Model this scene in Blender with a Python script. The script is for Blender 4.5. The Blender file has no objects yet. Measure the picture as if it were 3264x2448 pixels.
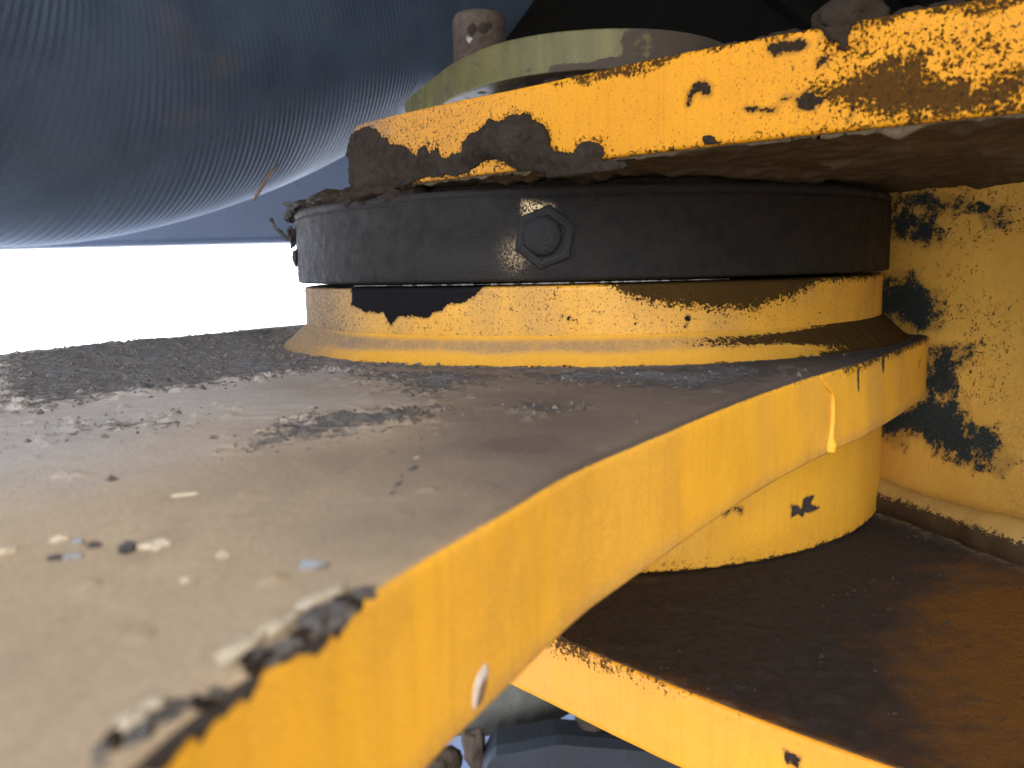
import bpy, bmesh, math, random
import numpy as np
from mathutils import Vector, Matrix

random.seed(7)
rng = np.random.default_rng(7)
scene = bpy.context.scene
COL = scene.collection
Z0 = 0.80            # height of the camera's eye above the ground; lengths in metres

# ------------------------------------------------------------------ camera
cam_d = bpy.data.cameras.new("camera")
cam = bpy.data.objects.new("camera", cam_d)
COL.objects.link(cam)
PITCH, ROLL = 0.13855, -0.02345
fw = Vector((0, math.cos(PITCH), -math.sin(PITCH)))
u0 = Vector((0, math.sin(PITCH), math.cos(PITCH)))
r0 = Vector((1, 0, 0))
rt = r0 * math.cos(ROLL) + u0 * math.sin(ROLL)
up = -r0 * math.sin(ROLL) + u0 * math.cos(ROLL)
cam.matrix_world = Matrix(((rt.x, up.x, -fw.x, 0), (rt.y, up.y, -fw.y, 0), (rt.z, up.z, -fw.z, Z0), (0, 0, 0, 1)))
cam_d.sensor_fit = 'HORIZONTAL'
cam_d.sensor_width = 36.0
cam_d.lens = 29.24
cam_d.clip_start = 0.002
cam_d.clip_end = 2000
cam_d.dof.use_dof = True
cam_d.dof.focus_distance = 0.205
cam_d.dof.aperture_fstop = 32.0
scene.camera = cam

# ------------------------------------------------------------------ sky, sun, exposure
SUN_EL, SUN_AZ = math.radians(58), math.radians(150)      # azimuth clockwise from +Y: high behind the camera, blocked by an added unseen slab
world = bpy.data.worlds.new("World")
scene.world = world
world.use_nodes = True
wn = world.node_tree
sky = wn.nodes.new("ShaderNodeTexSky")
sky.sky_type = 'NISHITA'
sky.sun_disc = False
sky.sun_elevation = SUN_EL
sky.sun_rotation = SUN_AZ
sky.dust_density = 5.0
sky.ozone_density = 0.5
sky.air_density = 1.0
bg = wn.nodes["Background"]
bg.inputs["Strength"].default_value = 0.13
wn.links.new(sky.outputs[0], bg.inputs[0])
sun_d = bpy.data.lights.new("sun", 'SUN')
sun_d.energy = 4.0
sun_d.angle = math.radians(0.5)
sun_d.color = (1.0, 0.95, 0.87)
sun = bpy.data.objects.new("sun", sun_d)
COL.objects.link(sun)
sd_ = Vector((math.sin(SUN_AZ) * math.cos(SUN_EL), math.cos(SUN_AZ) * math.cos(SUN_EL), math.sin(SUN_EL)))
sun.rotation_euler = sd_.to_track_quat('Z', 'Y').to_euler()
sun.location = (-3, -4, 6)
scene.view_settings.view_transform = 'Standard'
scene.view_settings.look = 'None'
scene.view_settings.gamma = 1.0
scene.view_settings.exposure = 2.72
scene.cycles.use_denoising = True
scene.cycles.max_bounces = 10
scene.cycles.diffuse_bounces = 6

# ------------------------------------------------------------------ numeric helpers
def _hash(i, j, k):
    h = (i * 374761393 + j * 668265263 + k * 2147483647 + 1013) & 0xFFFFFFFF
    h = ((h ^ (h >> 13)) * 1274126177) & 0xFFFFFFFF
    return ((h ^ (h >> 16)) & 0xFFFF) / 65535.0

def vnoise(p, scale, off=0):
    """value noise 0..1 at the points p (n,2 or 3) with a cell of 1/scale"""
    q = np.asarray(p, float) * scale + off
    if q.shape[1] == 2:
        q = np.c_[q, np.zeros(len(q))]
    i = np.floor(q).astype(np.int64)
    f = q - i
    f = f * f * (3 - 2 * f)
    r = 0
    for a in (0, 1):
        for b in (0, 1):
            for c in (0, 1):
                w = (f[:, 0] if a else 1 - f[:, 0]) * (f[:, 1] if b else 1 - f[:, 1]) * (f[:, 2] if c else 1 - f[:, 2])
                r = r + w * _hash(i[:, 0] + a, i[:, 1] + b, i[:, 2] + c)
    return r

def fbm(p, scale, octv=4, off=0):
    r, a, t = 0, 1.0, 0
    for o in range(octv):
        r = r + a * vnoise(p, scale * 2 ** o, off + 17 * o)
        t += a
        a *= 0.5
    return r / t

def sdf(poly, x, y):
    """signed distance to a closed polygon, positive inside"""
    P = np.array(poly, float)
    d = np.full(x.shape, 1e9)
    ins = np.zeros(x.shape, bool)
    n = len(P)
    for i in range(n):
        a, b = P[i], P[(i + 1) % n]
        e = b - a
        t = np.clip(((x - a[0]) * e[0] + (y - a[1]) * e[1]) / (e @ e + 1e-12), 0, 1)
        d = np.minimum(d, (x - a[0] - t * e[0]) ** 2 + (y - a[1] - t * e[1]) ** 2)
        c = (a[1] > y) != (b[1] > y)
        xi = a[0] + (y - a[1]) / (b[1] - a[1] + 1e-15) * e[0]
        ins ^= c & (x < xi)
    return np.where(ins, 1, -1) * np.sqrt(d)

def sstep(a, b, x):
    t = np.clip((x - a) / (b - a), 0, 1)
    return t * t * (3 - 2 * t)

def arclen(o):
    return np.r_[0, np.cumsum(np.linalg.norm(np.diff(o, axis=0), axis=1))]

def dense(pts, closed=True, step=.0007):
    p = np.array(pts, float); n = len(p); o = []
    for i in (range(n) if closed else range(n - 1)):
        a, b = p[i], p[(i + 1) % n]
        pa = p[i - 1] if (closed or i > 0) else 2 * a - b
        pb = p[(i + 2) % n] if (closed or i + 2 < n) else 2 * b - a
        lb = np.linalg.norm(b - a) + 1e-9; la = np.linalg.norm(a - pa) + 1e-9; lc = np.linalg.norm(pb - b) + 1e-9
        ta = ((a - pa) / la * lb + (b - a) / lb * la) / (la + lb) * lb
        tb = ((b - a) / lb * lc + (pb - b) / lc * lb) / (lb + lc) * lb
        k = max(2, int(lb / .0005)); t = np.linspace(0, 1, k, endpoint=False)[:, None]
        o.append((2*t**3-3*t**2+1)*a + (t**3-2*t**2+t)*ta + (-2*t**3+3*t**2)*b + (t**3-t**2)*tb)
    o = np.vstack(o)
    o = np.vstack([o, o[:1]]) if closed else np.vstack([o, p[-1:]])
    s = arclen(o); m = int(s[-1] / step); q = np.linspace(0, s[-1], m)
    return np.stack([np.interp(q, s, o[:, 0]), np.interp(q, s, o[:, 1])], 1)

# ------------------------------------------------------------------ object helpers
def tag(o, label=None, cat=None, group=None, kind=None):
    if label: o['label'] = label
    if cat: o['category'] = cat
    if group: o['group'] = group
    if kind: o['kind'] = kind
    return o

def thing(name, label, cat, loc, group=None):
    o = bpy.data.objects.new(name, None)
    COL.objects.link(o)
    o.location = (loc[0], loc[1], loc[2] + Z0)
    o.empty_display_size = 0.01
    return tag(o, label, cat, group)

def mesh_obj(name, v, f, mat, parent=None, smooth=True, attrs=None, flat_from=None):
    """v are hinge coordinates (camera at the origin); the parent's location is taken off"""
    v = np.asarray(v, float)
    base = np.zeros(3)
    q = parent
    while q is not None:
        base += np.array(q.location) ; q = q.parent
    me = bpy.data.meshes.new(name)
    vv = v + np.array([0, 0, Z0]) - base
    me.from_pydata(vv.tolist(), [], f if isinstance(f, list) else f.tolist())
    me.update()
    sm = np.full(len(me.polygons), bool(smooth))
    if flat_from is not None: sm[flat_from:] = False
    me.polygons.foreach_set('use_smooth', sm)
    if attrs:
        for k, a in attrs.items():
            at = me.attributes.new(k, 'FLOAT', 'POINT')
            at.data.foreach_set('value', np.asarray(a, np.float32))
    me.materials.append(mat)
    o = bpy.data.objects.new(name, me)
    COL.objects.link(o)
    if parent is not None: o.parent = parent
    return o

def grid_faces(nr, nc, wrap=False, off=0, flip=False):
    r = np.arange(nr - 1)[:, None]; c = np.arange(nc if wrap else nc - 1)[None, :]
    a = r * nc + c; b = r * nc + (c + 1) % nc
    F = np.stack([a, b, b + nc, a + nc], -1).reshape(-1, 4) + off
    return F[:, ::-1] if flip else F

def out_normals(o, closed=True):
    if closed:
        t = np.roll(o, -1, 0) - np.roll(o, 1, 0)
    else:
        t = np.gradient(o, axis=0)
    t /= np.linalg.norm(t, axis=1)[:, None] + 1e-12
    return np.stack([t[:, 1], -t[:, 0]], 1)      # right of the direction of travel = outside for counter-clockwise outlines

def plate_rows(z0, z1, bev, n):
    r = []
    for a in (0, 30, 60, 90):
        r.append((bev * (1 - math.sin(math.radians(a))), z0 + bev * (1 - math.cos(math.radians(a)))))
    for t in np.linspace(0, 1, n + 2)[1:-1]:
        r.append((0, z0 + bev + (z1 - z0 - 2 * bev) * t))
    for a in (90, 60, 30, 0):
        r.append((bev * (1 - math.sin(math.radians(a))), z1 - bev * (1 - math.cos(math.radians(a)))))
    return r

def plate(name, ol, z0, z1, mat, parent, bev=.0008, n=22, attr_fn=None, wob=0.00006):
    """thick plate with the outline ol, fine vertices on its rim so that wear can be laid on it"""
    o = ol[:-1] if np.allclose(ol[0], ol[-1]) else ol
    m = len(o); N = out_normals(o); s = np.r_[0, np.cumsum(np.linalg.norm(np.diff(o, axis=0), axis=1))]
    rows = plate_rows(z0, z1, bev, n)
    V, S, Z = [], [], []
    for ins, z in rows:
        p = o - N * ins
        q = np.c_[p, np.full(m, z)]
        w = (fbm(np.c_[o, np.full(m, z)], 160, 3) - .5) * 2 * wob * 4
        q[:, :2] += N * w[:, None]
        V.append(q); S.append(s); Z.append(np.full(m, z))
    V = np.vstack(V); S = np.concatenate(S); Z = np.concatenate(Z)
    F = grid_faces(len(rows), m, wrap=True).tolist()
    k = len(F)
    F.append(list(range(m))[::-1]); F.append([(len(rows) - 1) * m + i for i in range(m)])
    at = attr_fn(S * 1000, Z * 1000, V) if attr_fn else None
    return mesh_obj(name, V, F, mat, parent, True, at, flat_from=k)

def lathe(name, prof, ctr, mat, parent, n=720, attr_fn=None, disp=None, a0=0., a1=360., cap=True):
    th = np.radians(np.linspace(a0, a1, n, endpoint=False))
    R = np.array([p[0] for p in prof]); Zp = np.array([p[1] for p in prof])
    TH = np.tile(th, len(prof)); RR = np.repeat(R, n); ZZ = np.repeat(Zp, n)
    if disp is not None: RR = RR + disp(TH, ZZ, RR)
    V = np.stack([ctr[0] + RR * np.cos(TH), ctr[1] + RR * np.sin(TH), ZZ], 1)
    F = grid_faces(len(prof), n, wrap=True).tolist()
    k = len(F)
    if cap:
        F.append(list(range(n))[::-1]); F.append([(len(prof) - 1) * n + i for i in range(n)])
    deg = np.degrees(TH); deg = np.where(deg > 180, deg - 360, deg)
    at = attr_fn(deg, ZZ * 1000, V) if attr_fn else None
    return mesh_obj(name, V, F, mat, parent, True, at, flat_from=k)

def prof_line(pts, step=.0006):
    o = []
    for a, b in zip(pts[:-1], pts[1:]):
        k = max(1, int(math.hypot(b[0]-a[0], b[1]-a[1]) / step))
        for t in range(k): o.append((a[0] + (b[0]-a[0]) * t / k, a[1] + (b[1]-a[1]) * t / k))
    return o + [pts[-1]]

def tube(name, pts, rad, mat, parent=None, n=12, closed_ends=True, wob=0, seed=0):
    """swept round tube; rad is a number or a list"""
    P = np.array(pts, float); m = len(P)
    R = np.full((m, n), rad, float) if np.isscalar(rad) else np.array(rad, float)
    if R.ndim == 1: R = np.repeat(R[:, None], n, 1)
    T = np.gradient(P, axis=0); T /= np.linalg.norm(T, axis=1)[:, None]
    u = np.cross(T[0], [0, 0, 1.0])
    if np.linalg.norm(u) < 1e-3: u = np.cross(T[0], [1.0, 0, 0])
    V = []
    ang = np.linspace(0, 2 * np.pi, n, endpoint=False)
    for i in range(m):
        u = u - T[i] * (u @ T[i]); u /= np.linalg.norm(u); w = np.cross(T[i], u)
        V.append(P[i] + R[i][:, None] * (np.cos(ang)[:, None] * u + np.sin(ang)[:, None] * w))
    V = np.vstack(V)
    if wob: 
        c = np.repeat(P, n, 0); V = c + (V - c) * (1 + wob * (fbm(V, .8 / max(R.max(), 1e-6), 3, seed)[:, None] - .5) * 2)
    F = grid_faces(m, n, wrap=True, flip=True).tolist()
    if closed_ends:
        F.append(list(range(n))); F.append([(m - 1) * n + i for i in range(n)][::-1])
    return mesh_obj(name, V, F, mat, parent)

def lump(name, c, size, mat, parent=None, seed=0, rough=.45, sub=3, rotz=0., flat=1.0):
    """irregular lump of dirt or stone"""
    bm = bmesh.new()
    bmesh.ops.create_icosphere(bm, subdivisions=sub, radius=1)
    v = np.array([x.co[:] for x in bm.verts]); f = [[w.index for w in q.verts] for q in bm.faces]
    bm.free()
    d = 1 + rough * (fbm(v, 1.3, 4, 31 * seed + 5) - .5) * 2
    v = v * d[:, None] * np.array(size)
    ca, sa = math.cos(rotz), math.sin(rotz)
    v = np.c_[v[:, 0] * ca - v[:, 1] * sa, v[:, 0] * sa + v[:, 1] * ca, v[:, 2]]
    return mesh_obj(name, v + np.array(c), f, mat, parent)

def box_bm(bm, lo, hi, bev=0.0):
    r = bmesh.ops.create_cube(bm, size=1)
    for v in r['verts']:
        v.co = [lo[i] + (v.co[i] + .5) * (hi[i] - lo[i]) for i in range(3)]
    if bev:
        es = list({e for v in r['verts'] for e in v.link_edges})
        bmesh.ops.bevel(bm, geom=es, offset=bev, segments=3, affect='EDGES')

def bm_obj(name, bm, mat, parent=None, smooth=False):
    v = [x.co[:] for x in bm.verts]; bm.verts.index_update()
    f = [[w.index for w in q.verts] for q in bm.faces]
    bm.free()
    return mesh_obj(name, v, f, mat, parent, smooth)

def relief(name, P, Nv, h, mask, mat, parent, back=.0006, attrs=None):
    """closed raised patch: P (r,c,3) points of a surface, Nv its normals, h heights, mask the cells kept"""
    nr, nc = mask.shape
    top = (P + Nv * h[..., None]).reshape(-1, 3); bot = (P - Nv * back).reshape(-1, 3)
    cell = mask[:-1, :-1] & mask[1:, :-1] & mask[:-1, 1:] & mask[1:, 1:]
    idx = np.arange(nr * nc).reshape(nr, nc)
    a, b, c, d = idx[:-1, :-1][cell], idx[:-1, 1:][cell], idx[1:, 1:][cell], idx[1:, :-1][cell]
    q = np.stack([a, b, c, d], 1)
    ed = np.concatenate([q[:, [0, 1]], q[:, [1, 2]], q[:, [2, 3]], q[:, [3, 0]]])
    key = np.minimum(ed[:, 0], ed[:, 1]) * (nr * nc) + np.maximum(ed[:, 0], ed[:, 1])
    uq, inv, cnt = np.unique(key, return_inverse=True, return_counts=True)
    bd = ed[cnt[inv] == 1]
    n = nr * nc
    F = np.concatenate([q, q[:, ::-1] + n, np.stack([bd[:, 1], bd[:, 0], bd[:, 0] + n, bd[:, 1] + n], 1)])
    V = np.vstack([top, bot])
    used = np.unique(F); mp = np.zeros(len(V), int); mp[used] = np.arange(len(used))
    at = {k: np.concatenate([x.ravel(), x.ravel()])[used] for k, x in attrs.items()} if attrs else None
    return mesh_obj(name, V[used], mp[F], mat, parent, True, at)

# ------------------------------------------------------------------ materials
class NT:
    def __init__(s, name):
        s.m = bpy.data.materials.new(name); s.m.use_nodes = True
        s.t = s.m.node_tree; s.b = s.t.nodes['Principled BSDF']
        s.co = s.t.nodes.new('ShaderNodeTexCoord').outputs['Object']
    def put(s, sock, v):
        if isinstance(v, bpy.types.NodeSocket): s.t.links.new(v, sock)
        elif isinstance(v, (tuple, list)) and len(v) == 3 and sock.type == 'RGBA': sock.default_value = (*v, 1)
        else: sock.default_value = v
    def math(s, op, a, b=0., c=0., clamp=False):
        n = s.t.nodes.new('ShaderNodeMath'); n.operation = op; n.use_clamp = clamp
        for i, x in enumerate((a, b, c)): s.put(n.inputs[i], x)
        return n.outputs[0]
    def noise(s, scale, detail=4, rough=.55, stretch=None, dist=0.):
        n = s.t.nodes.new('ShaderNodeTexNoise')
        n.inputs['Scale'].default_value = scale; n.inputs['Detail'].default_value = detail
        n.inputs['Roughness'].default_value = rough; n.inputs['Distortion'].default_value = dist
        v = s.co
        if stretch:
            mp = s.t.nodes.new('ShaderNodeMapping'); mp.inputs['Scale'].default_value = stretch
            s.t.links.new(v, mp.inputs[0]); v = mp.outputs[0]
        s.t.links.new(v, n.inputs['Vector'])
        return n.outputs['Fac']
    def voro(s, scale):
        n = s.t.nodes.new('ShaderNodeTexVoronoi'); n.inputs['Scale'].default_value = scale
        s.t.links.new(s.co, n.inputs['Vector'])
        return n.outputs['Distance']
    def attr(s, name):
        n = s.t.nodes.new('ShaderNodeAttribute'); n.attribute_name = name
        return n.outputs['Fac']
    def step(s, v, a, b):
        n = s.t.nodes.new('ShaderNodeMapRange'); n.interpolation_type = 'SMOOTHSTEP'
        s.put(n.inputs['Value'], v); s.put(n.inputs['From Min'], a); s.put(n.inputs['From Max'], b)
        return n.outputs['Result']
    def mix(s, f, a, b):
        n = s.t.nodes.new('ShaderNodeMix'); n.data_type = 'RGBA'
        s.put(n.inputs[0], f); s.put(n.inputs[6], a); s.put(n.inputs[7], b)
        return n.outputs[2]
    def mixf(s, f, a, b):
        n = s.t.nodes.new('ShaderNodeMix'); n.data_type = 'FLOAT'
        s.put(n.inputs[0], f); s.put(n.inputs[2], a); s.put(n.inputs[3], b)
        return n.outputs[0]
    def bump(s, h, dist, strength=1., prev=None):
        n = s.t.nodes.new('ShaderNodeBump'); n.inputs['Distance'].default_value = dist
        n.inputs['Strength'].default_value = strength; s.put(n.inputs['Height'], h)
        if prev is not None: s.t.links.new(prev, n.inputs['Normal'])
        return n.outputs[0]
    def done(s, color, rough, normal=None, metal=0., spec=.5, micro=.22):
        if micro:
            n = s.t.nodes.new('ShaderNodeMix'); n.data_type = 'RGBA'; n.blend_type = 'MULTIPLY'; n.inputs[0].default_value = 1.0
            s.put(n.inputs[6], color)
            k = s.step(s.math('ADD', s.math('MULTIPLY', s.noise(5200, 2, .7), .6), s.math('MULTIPLY', s.noise(2300, 2, .6), .4)), .32, .68)
            s.put(n.inputs[7], s.mix(k, (1 - micro,) * 3, (1 + micro,) * 3)); color = n.outputs[2]
        s.put(s.b.inputs['Base Color'], color); s.put(s.b.inputs['Roughness'], rough)
        s.put(s.b.inputs['Metallic'], metal); s.put(s.b.inputs['Specular IOR Level'], spec)
        if normal is not None: s.t.links.new(normal, s.b.inputs['Normal'])
        return s.m

def grime_paint(name, paint, chip, soot_shade, dust_shade, rough=.42, rag=.8, coarse=.35, spec=.35, soft=.045):
    """enamel paint; attributes chip (flaked or stuck patches), soot (speckled grime, in places painted shade), dust (thin film, in places painted falloff), spot (dark dots)"""
    t = NT(name)
    n1 = t.noise(420, 5, .6); n2 = t.noise(1500, 3, .65); n3 = t.noise(60, 3); n4 = t.noise(3200, 2, .6)
    streak = t.noise(90, 3, .5, (9, 9, .5))
    col = t.mix(t.step(n3, .35, .7), paint, tuple(c * k for c, k in zip(paint, (.93, .90, .85))))
    col = t.mix(t.math('MULTIPLY', t.step(streak, .48, .72), .38), col, tuple(c * k for c, k in zip(paint, (.8, .74, .7))))
    du = t.math('MULTIPLY', t.attr('dust_shade'), t.step(t.math('ADD', n2, t.math('MULTIPLY', n1, .6)), .45, .95), clamp=True)
    du = t.math('ADD', t.math('MULTIPLY', du, .6), t.math('MULTIPLY', t.attr('dust_shade'), .4), clamp=True)
    col = t.mix(du, col, dust_shade)
    sp = t.attr('spot')
    thr = t.math('SUBTRACT', .745, t.math('MULTIPLY', sp, .27))
    d1 = t.step(t.math('ADD', t.math('MULTIPLY', n2, .7), t.math('MULTIPLY', n4, .35)), thr, t.math('ADD', thr, .05))
    col = t.mix(t.math('MULTIPLY', d1, .8), col, soot_shade)
    so = t.attr('soot_shade')
    nn = t.math('ADD', t.math('MULTIPLY', n2, .6), t.math('MULTIPLY', n1, .4))
    s1 = t.step(t.math('ADD', t.math('MULTIPLY', so, 1.0), t.math('MULTIPLY', t.math('SUBTRACT', nn, .5), 2.2)), .42, .62)
    s1 = t.math('MULTIPLY', s1, t.step(so, .02, .12))
    col = t.mix(t.math('MULTIPLY', s1, .92), col, soot_shade)
    ch = t.step(t.math('ADD', t.attr('chip'), t.math('ADD', t.math('MULTIPLY', t.math('SUBTRACT', nn, .5), rag), t.math('MULTIPLY', t.math('SUBTRACT', t.noise(170, 5, .7), .5), coarse))), .5 - soft, .5 + soft)
    chc = t.mix(t.step(n2, .35, .65), chip, tuple(c * .6 for c in chip))
    halo = t.step(t.math('ADD', t.attr('chip'), t.math('MULTIPLY', t.math('SUBTRACT', n1, .5), .5)), .22, .5)
    col = t.mix(t.math('MULTIPLY', halo, .38), col, soot_shade)
    col = t.mix(ch, col, chc)
    g = t.math('MAXIMUM', ch, t.math('MAXIMUM', s1, t.math('MULTIPLY', du, .8)))
    ro = t.mixf(g, t.mixf(t.step(n2, .3, .7), rough, rough + .12), .88)
    b = t.bump(t.math('ADD', t.math('MULTIPLY', g, .5), t.math('MULTIPLY', n2, t.math('ADD', .12, t.math('MULTIPLY', g, .6)))), .00022, .9)
    return t.done(col, ro, b, spec=t.mixf(g, spec, .10), micro=.11)

def dirt_mat(name, a, b, c, scale=500, rough=.92, bump=.0004, spec=.12):
    t = NT(name)
    n1 = t.noise(scale, 6, .65); n2 = t.noise(scale * 5, 3, .65); n3 = t.noise(scale * .12, 3)
    col = t.mix(t.step(n1, .3, .7), a, b)
    col = t.mix(t.math('MULTIPLY', t.step(n3, .4, .7), .6), col, c)
    col = t.mix(t.math('MULTIPLY', t.step(n2, .68, .74), .5), col, tuple(min(.6, x * 3.5) for x in b))
    nb = t.bump(n1, bump * 1.6, .8); nb = t.bump(n2, bump * .55, .9, nb)
    return t.done(col, rough, nb, spec=spec)

def plain(name, col, rough=.5, metal=0., var=.2, scale=60, bump=.0002, spec=.5):
    t = NT(name)
    n1 = t.noise(scale, 5, .6); n2 = t.noise(scale * 9, 3)
    c = t.mix(t.step(n1, .3, .72), col, tuple(x * (1 - var) for x in col))
    c = t.mix(t.math('MULTIPLY', t.step(n2, .6, .7), .35), c, tuple(x * .45 for x in col))
    return t.done(c, t.mixf(n1, rough - .06, rough + .1), t.bump(n2, bump, .7), metal, spec)

# ------------------------------------------------------------------ outlines (metres, seen from above) and wear, shade and glint patches (mm along a rim or degrees round the pin, mm of height)
UPPER=[(-.0347,.2291),(-.0131,.2080),(.0055,.1920),(.0294,.1696),(.0483,.1549),(.080,.1327),(.12,.107),(.17,.080),(.23,.055),(.23,.19),(.172,.222),(.1503,.2473),(.1263,.2763),(.118,.320),(.09,.365),(.04,.385),(0,.370),(-.030,.345),(-.0420,.320),(-.0470,.295),(-.0475,.275),(-.0462,.258),(-.0440,.246),(-.0405,.236)]
MID=[(-.019,.0375),(-.0173,.0440),(-.0143,.0510),(-.0116,.0575),(-.0066,.0685),(-.0022,.0768),(.0064,.0935),(.0232,.1185),(.0413,.1445),(.0613,.1700),(.0857,.1976),(.1100,.2290),(.1240,.2485),(.1300,.2580),(.1335,.268),(.136,.285),(.137,.310),(.130,.350),(.105,.395),(.060,.420),(0,.425),(-.055,.412),(-.100,.386),(-.1250,.340),(-.1400,.312),(-.1560,.290),(-.1690,.262),(-.20,.18),(-.22,.06),(-.22,-.10),(-.03,-.10),(-.024,-.03),(-.021,.010)]
LOWER=[(-.035,.218),(.0076,.1688),(.0303,.1452),(.0447,.1312),(.0597,.1180),(.09,.095),(.13,.07),(.18,.05),(.23,.03),(.23,.15),(.152,.170),(.138,.208),(.1236,.2448),(.1158,.266),(.11,.330),(.08,.375),(.03,.390),(-.03,.365),(-.055,.31),(-.053,.255)]
WALLB=[(.104,.330),(.1158,.266),(.1236,.2448),(.1315,.2217),(.1400,.200),(.1550,.170),(.20,.10),(.23,.05)]
WALLT=[(.110,.330),(.1263,.2763),(.1370,.262),(.1503,.2473),(.1650,.230),(.1850,.205),(.23,.14),(.27,.08)]
MUD_FACE = [(958.4,39.5),(960.8,37.2),(2.6,35.2),(5.4,34.7),(6.0,33.1),(9.9,32.2),(13.1,31.6),(15.4,29.7),(16.9,28.9),(17.9,30.5),(20.3,31.2),(22.9,31.1),(24.8,29.8),(26.3,27.7),(28.5,26.8),(30.2,27.9),(33.4,27.7),(34.2,30.2),(37.1,32.0),(39.6,32.4),(41.6,33.9),(43.5,34.5),(45.4,33.4),(48.7,34.5),(51.0,34.5),(54.1,34.1),(55.5,32.8),(59.0,31.0),(60.3,28.5),(60.2,26.9),(61.6,25.4),(64.2,24.5),(67.2,24.3),(68.5,25.9),(71.1,26.3),(74.3,25.4),(75.9,24.0),(75.5,22.9),(74.7,22.1),(75.5,21.7),(80.6,21.2),(82.1,19.8),(79.8,19.1),(73.8,19.0),(71.4,18.8),(67.6,19.0),(64.9,18.5),(59.2,19.2),(58.8,20.4),(55.2,21.4),(50.6,22.0),(47.4,23.9),(45.1,24.6),(40.3,25.1),(35.7,22.3),(18.6,22.8),(955.8,24.3)]
CHIP_A = [(96.4,34.2),(98.3,34.1),(99.4,33.3),(99.3,31.5),(97.7,31.7),(96.4,32.2),(95.5,31.2),(95.2,30.1),(94.5,30.2),(94.7,32.1)]
CHIP_B = [(105.6,28.4),(108.3,28.1),(108.6,27.2),(106.8,27.3)]
CHIP_C = [(108.6,27.5),(111.7,27.6),(112.2,26.9),(110.6,26.7)]
CHIP_D = [(112.3,28.9),(114.7,29.2),(115.1,28.5),(112.8,28.2)]
CHIP_E = [(115.0,28.5),(117.1,29.6),(118.7,28.8),(120.8,27.6),(118.8,27.0),(118.2,26.0),(116.4,26.4),(115.5,27.4)]
SCAB = [(118.9,30.1),(122.3,29.6),(124.8,30.8),(128.4,32.2),(132.0,32.7),(135.7,31.9),(136.7,28.6),(139.0,28.3),(142.3,27.8),(143.0,25.8),(145.5,27.4),(149.8,28.6),(150.1,22.6),(146.8,23.3),(143.6,22.5),(137.9,22.4),(137.0,23.2),(129.9,24.1),(127.4,25.4),(122.4,27.0)]
CLUMP_TOP = [(120.0,39.8),(122.0,39.8),(124.3,39.6),(124.3,38.6),(124.1,36.9),(123.4,34.9),(122.4,35.4),(122.1,36.7),(120.8,37.2),(120.0,38.6)]
BLOB_LOW = [(97.5,23.8),(98.7,24.4),(100.3,23.8),(101.1,22.3),(100.9,22.0),(98.4,22.0)]
CHIP_J = [(110.3,38.5),(114.2,38.6),(116.1,38.5),(117.4,37.3),(115.3,36.3),(112.6,36.8),(111.2,36.2),(110.1,37.5)]
CHIP_K = [(118.8,34.5),(120.4,35.0),(120.6,34.2),(119.1,33.4)]
CHIP_L = [(124.0,23.3),(124.7,25.5),(125.5,25.1),(124.5,23.5)]
SPECK_AREA = [(118.2,38.2),(124.5,38.8),(134.1,37.6),(147.2,35.4),(149.7,31.8),(149.9,27.7),(143.4,26.7),(134.5,27.9),(122.3,30.1),(118.3,33.0)]
END_DUST = [(957.1,38.5),(0.0,40.0),(2.1,38.7),(4.7,35.2),(960.8,36.8)]
GRIME_TONGUE = [(-137.1,-2.0),(-136.7,-6.7),(-137.1,-9.3),(-134.9,-10.1),(-133.2,-11.2),(-128.7,-11.0),(-128.0,-12.9),(-127.2,-14.3),(-126.2,-12.8),(-125.8,-12.0),(-122.8,-11.9),(-121.0,-12.3),(-119.6,-12.2),(-118.7,-10.9),(-117.0,-10.3),(-115.9,-8.5),(-114.4,-8.7),(-112.3,-7.5),(-111.3,-6.4),(-110.3,-4.7),(-110.2,-2.6)]
SOOT_SHADE_COLLAR = [(-91.9,-4.7),(-88.6,-7.1),(-85.3,-8.7),(-81.7,-9.6),(-76.0,-11.1),(-70.9,-11.4),(-66.8,-10.1),(-62.3,-8.4),(-58.3,-6.3),(-55.3,-4.8),(-27.7,-4.6),(-28.1,-3.2),(-71.0,-0.6),(-91.9,-2.1)]  # speckled grime, deepened to paint in shade from the upper plate
BOSS_CHIP = [(-62.5,-63.8),(-61.2,-64.5),(-60.1,-66.3),(-59.8,-63.2),(-59.1,-62.6),(-57.3,-62.9),(-58.0,-65.0),(-55.7,-66.8),(-58.0,-67.4),(-59.4,-66.8),(-59.7,-68.2),(-60.8,-66.8),(-62.4,-67.6),(-62.1,-65.5)]
BOSS_SCUFF = [(-74.7,-63.5),(-73.3,-62.3),(-71.6,-62.8),(-71.5,-64.1),(-72.0,-64.0),(-72.3,-63.1),(-73.6,-63.1),(-74.4,-64.2)]
SPARKLE = [(-103.6,15.3),(-100.4,13.5),(-102.3,10.9)]
DRIP = [(162.1,-24.2),(164.9,-26.5),(169.0,-29.1),(169.6,-31.9),(169.5,-35.3),(168.9,-38.7),(168.6,-41.8)]
RUN_A = [(183.9,-24.8),(185.4,-25.0),(185.8,-30.5),(184.9,-30.4)]
RUN_B = [(246.9,-26.8),(255.6,-28.5),(248.5,-33.3),(243.6,-32.7)]
RUN_C = [(202.9,-24.6),(205.8,-24.8),(205.6,-28.3),(204.4,-28.2)]
EDGE_CHIP = [(40.1,-37.3),(41.3,-38.1),(40.8,-39.5),(39.5,-40.1),(38.1,-39.4),(38.7,-37.9)]
RIM1 = [(20.8,-23.1),(19.8,-24.1),(17.2,-25.3),(16.3,-23.9),(14.3,-23.7),(10.8,-23.6),(8.0,-23.5)]
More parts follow.
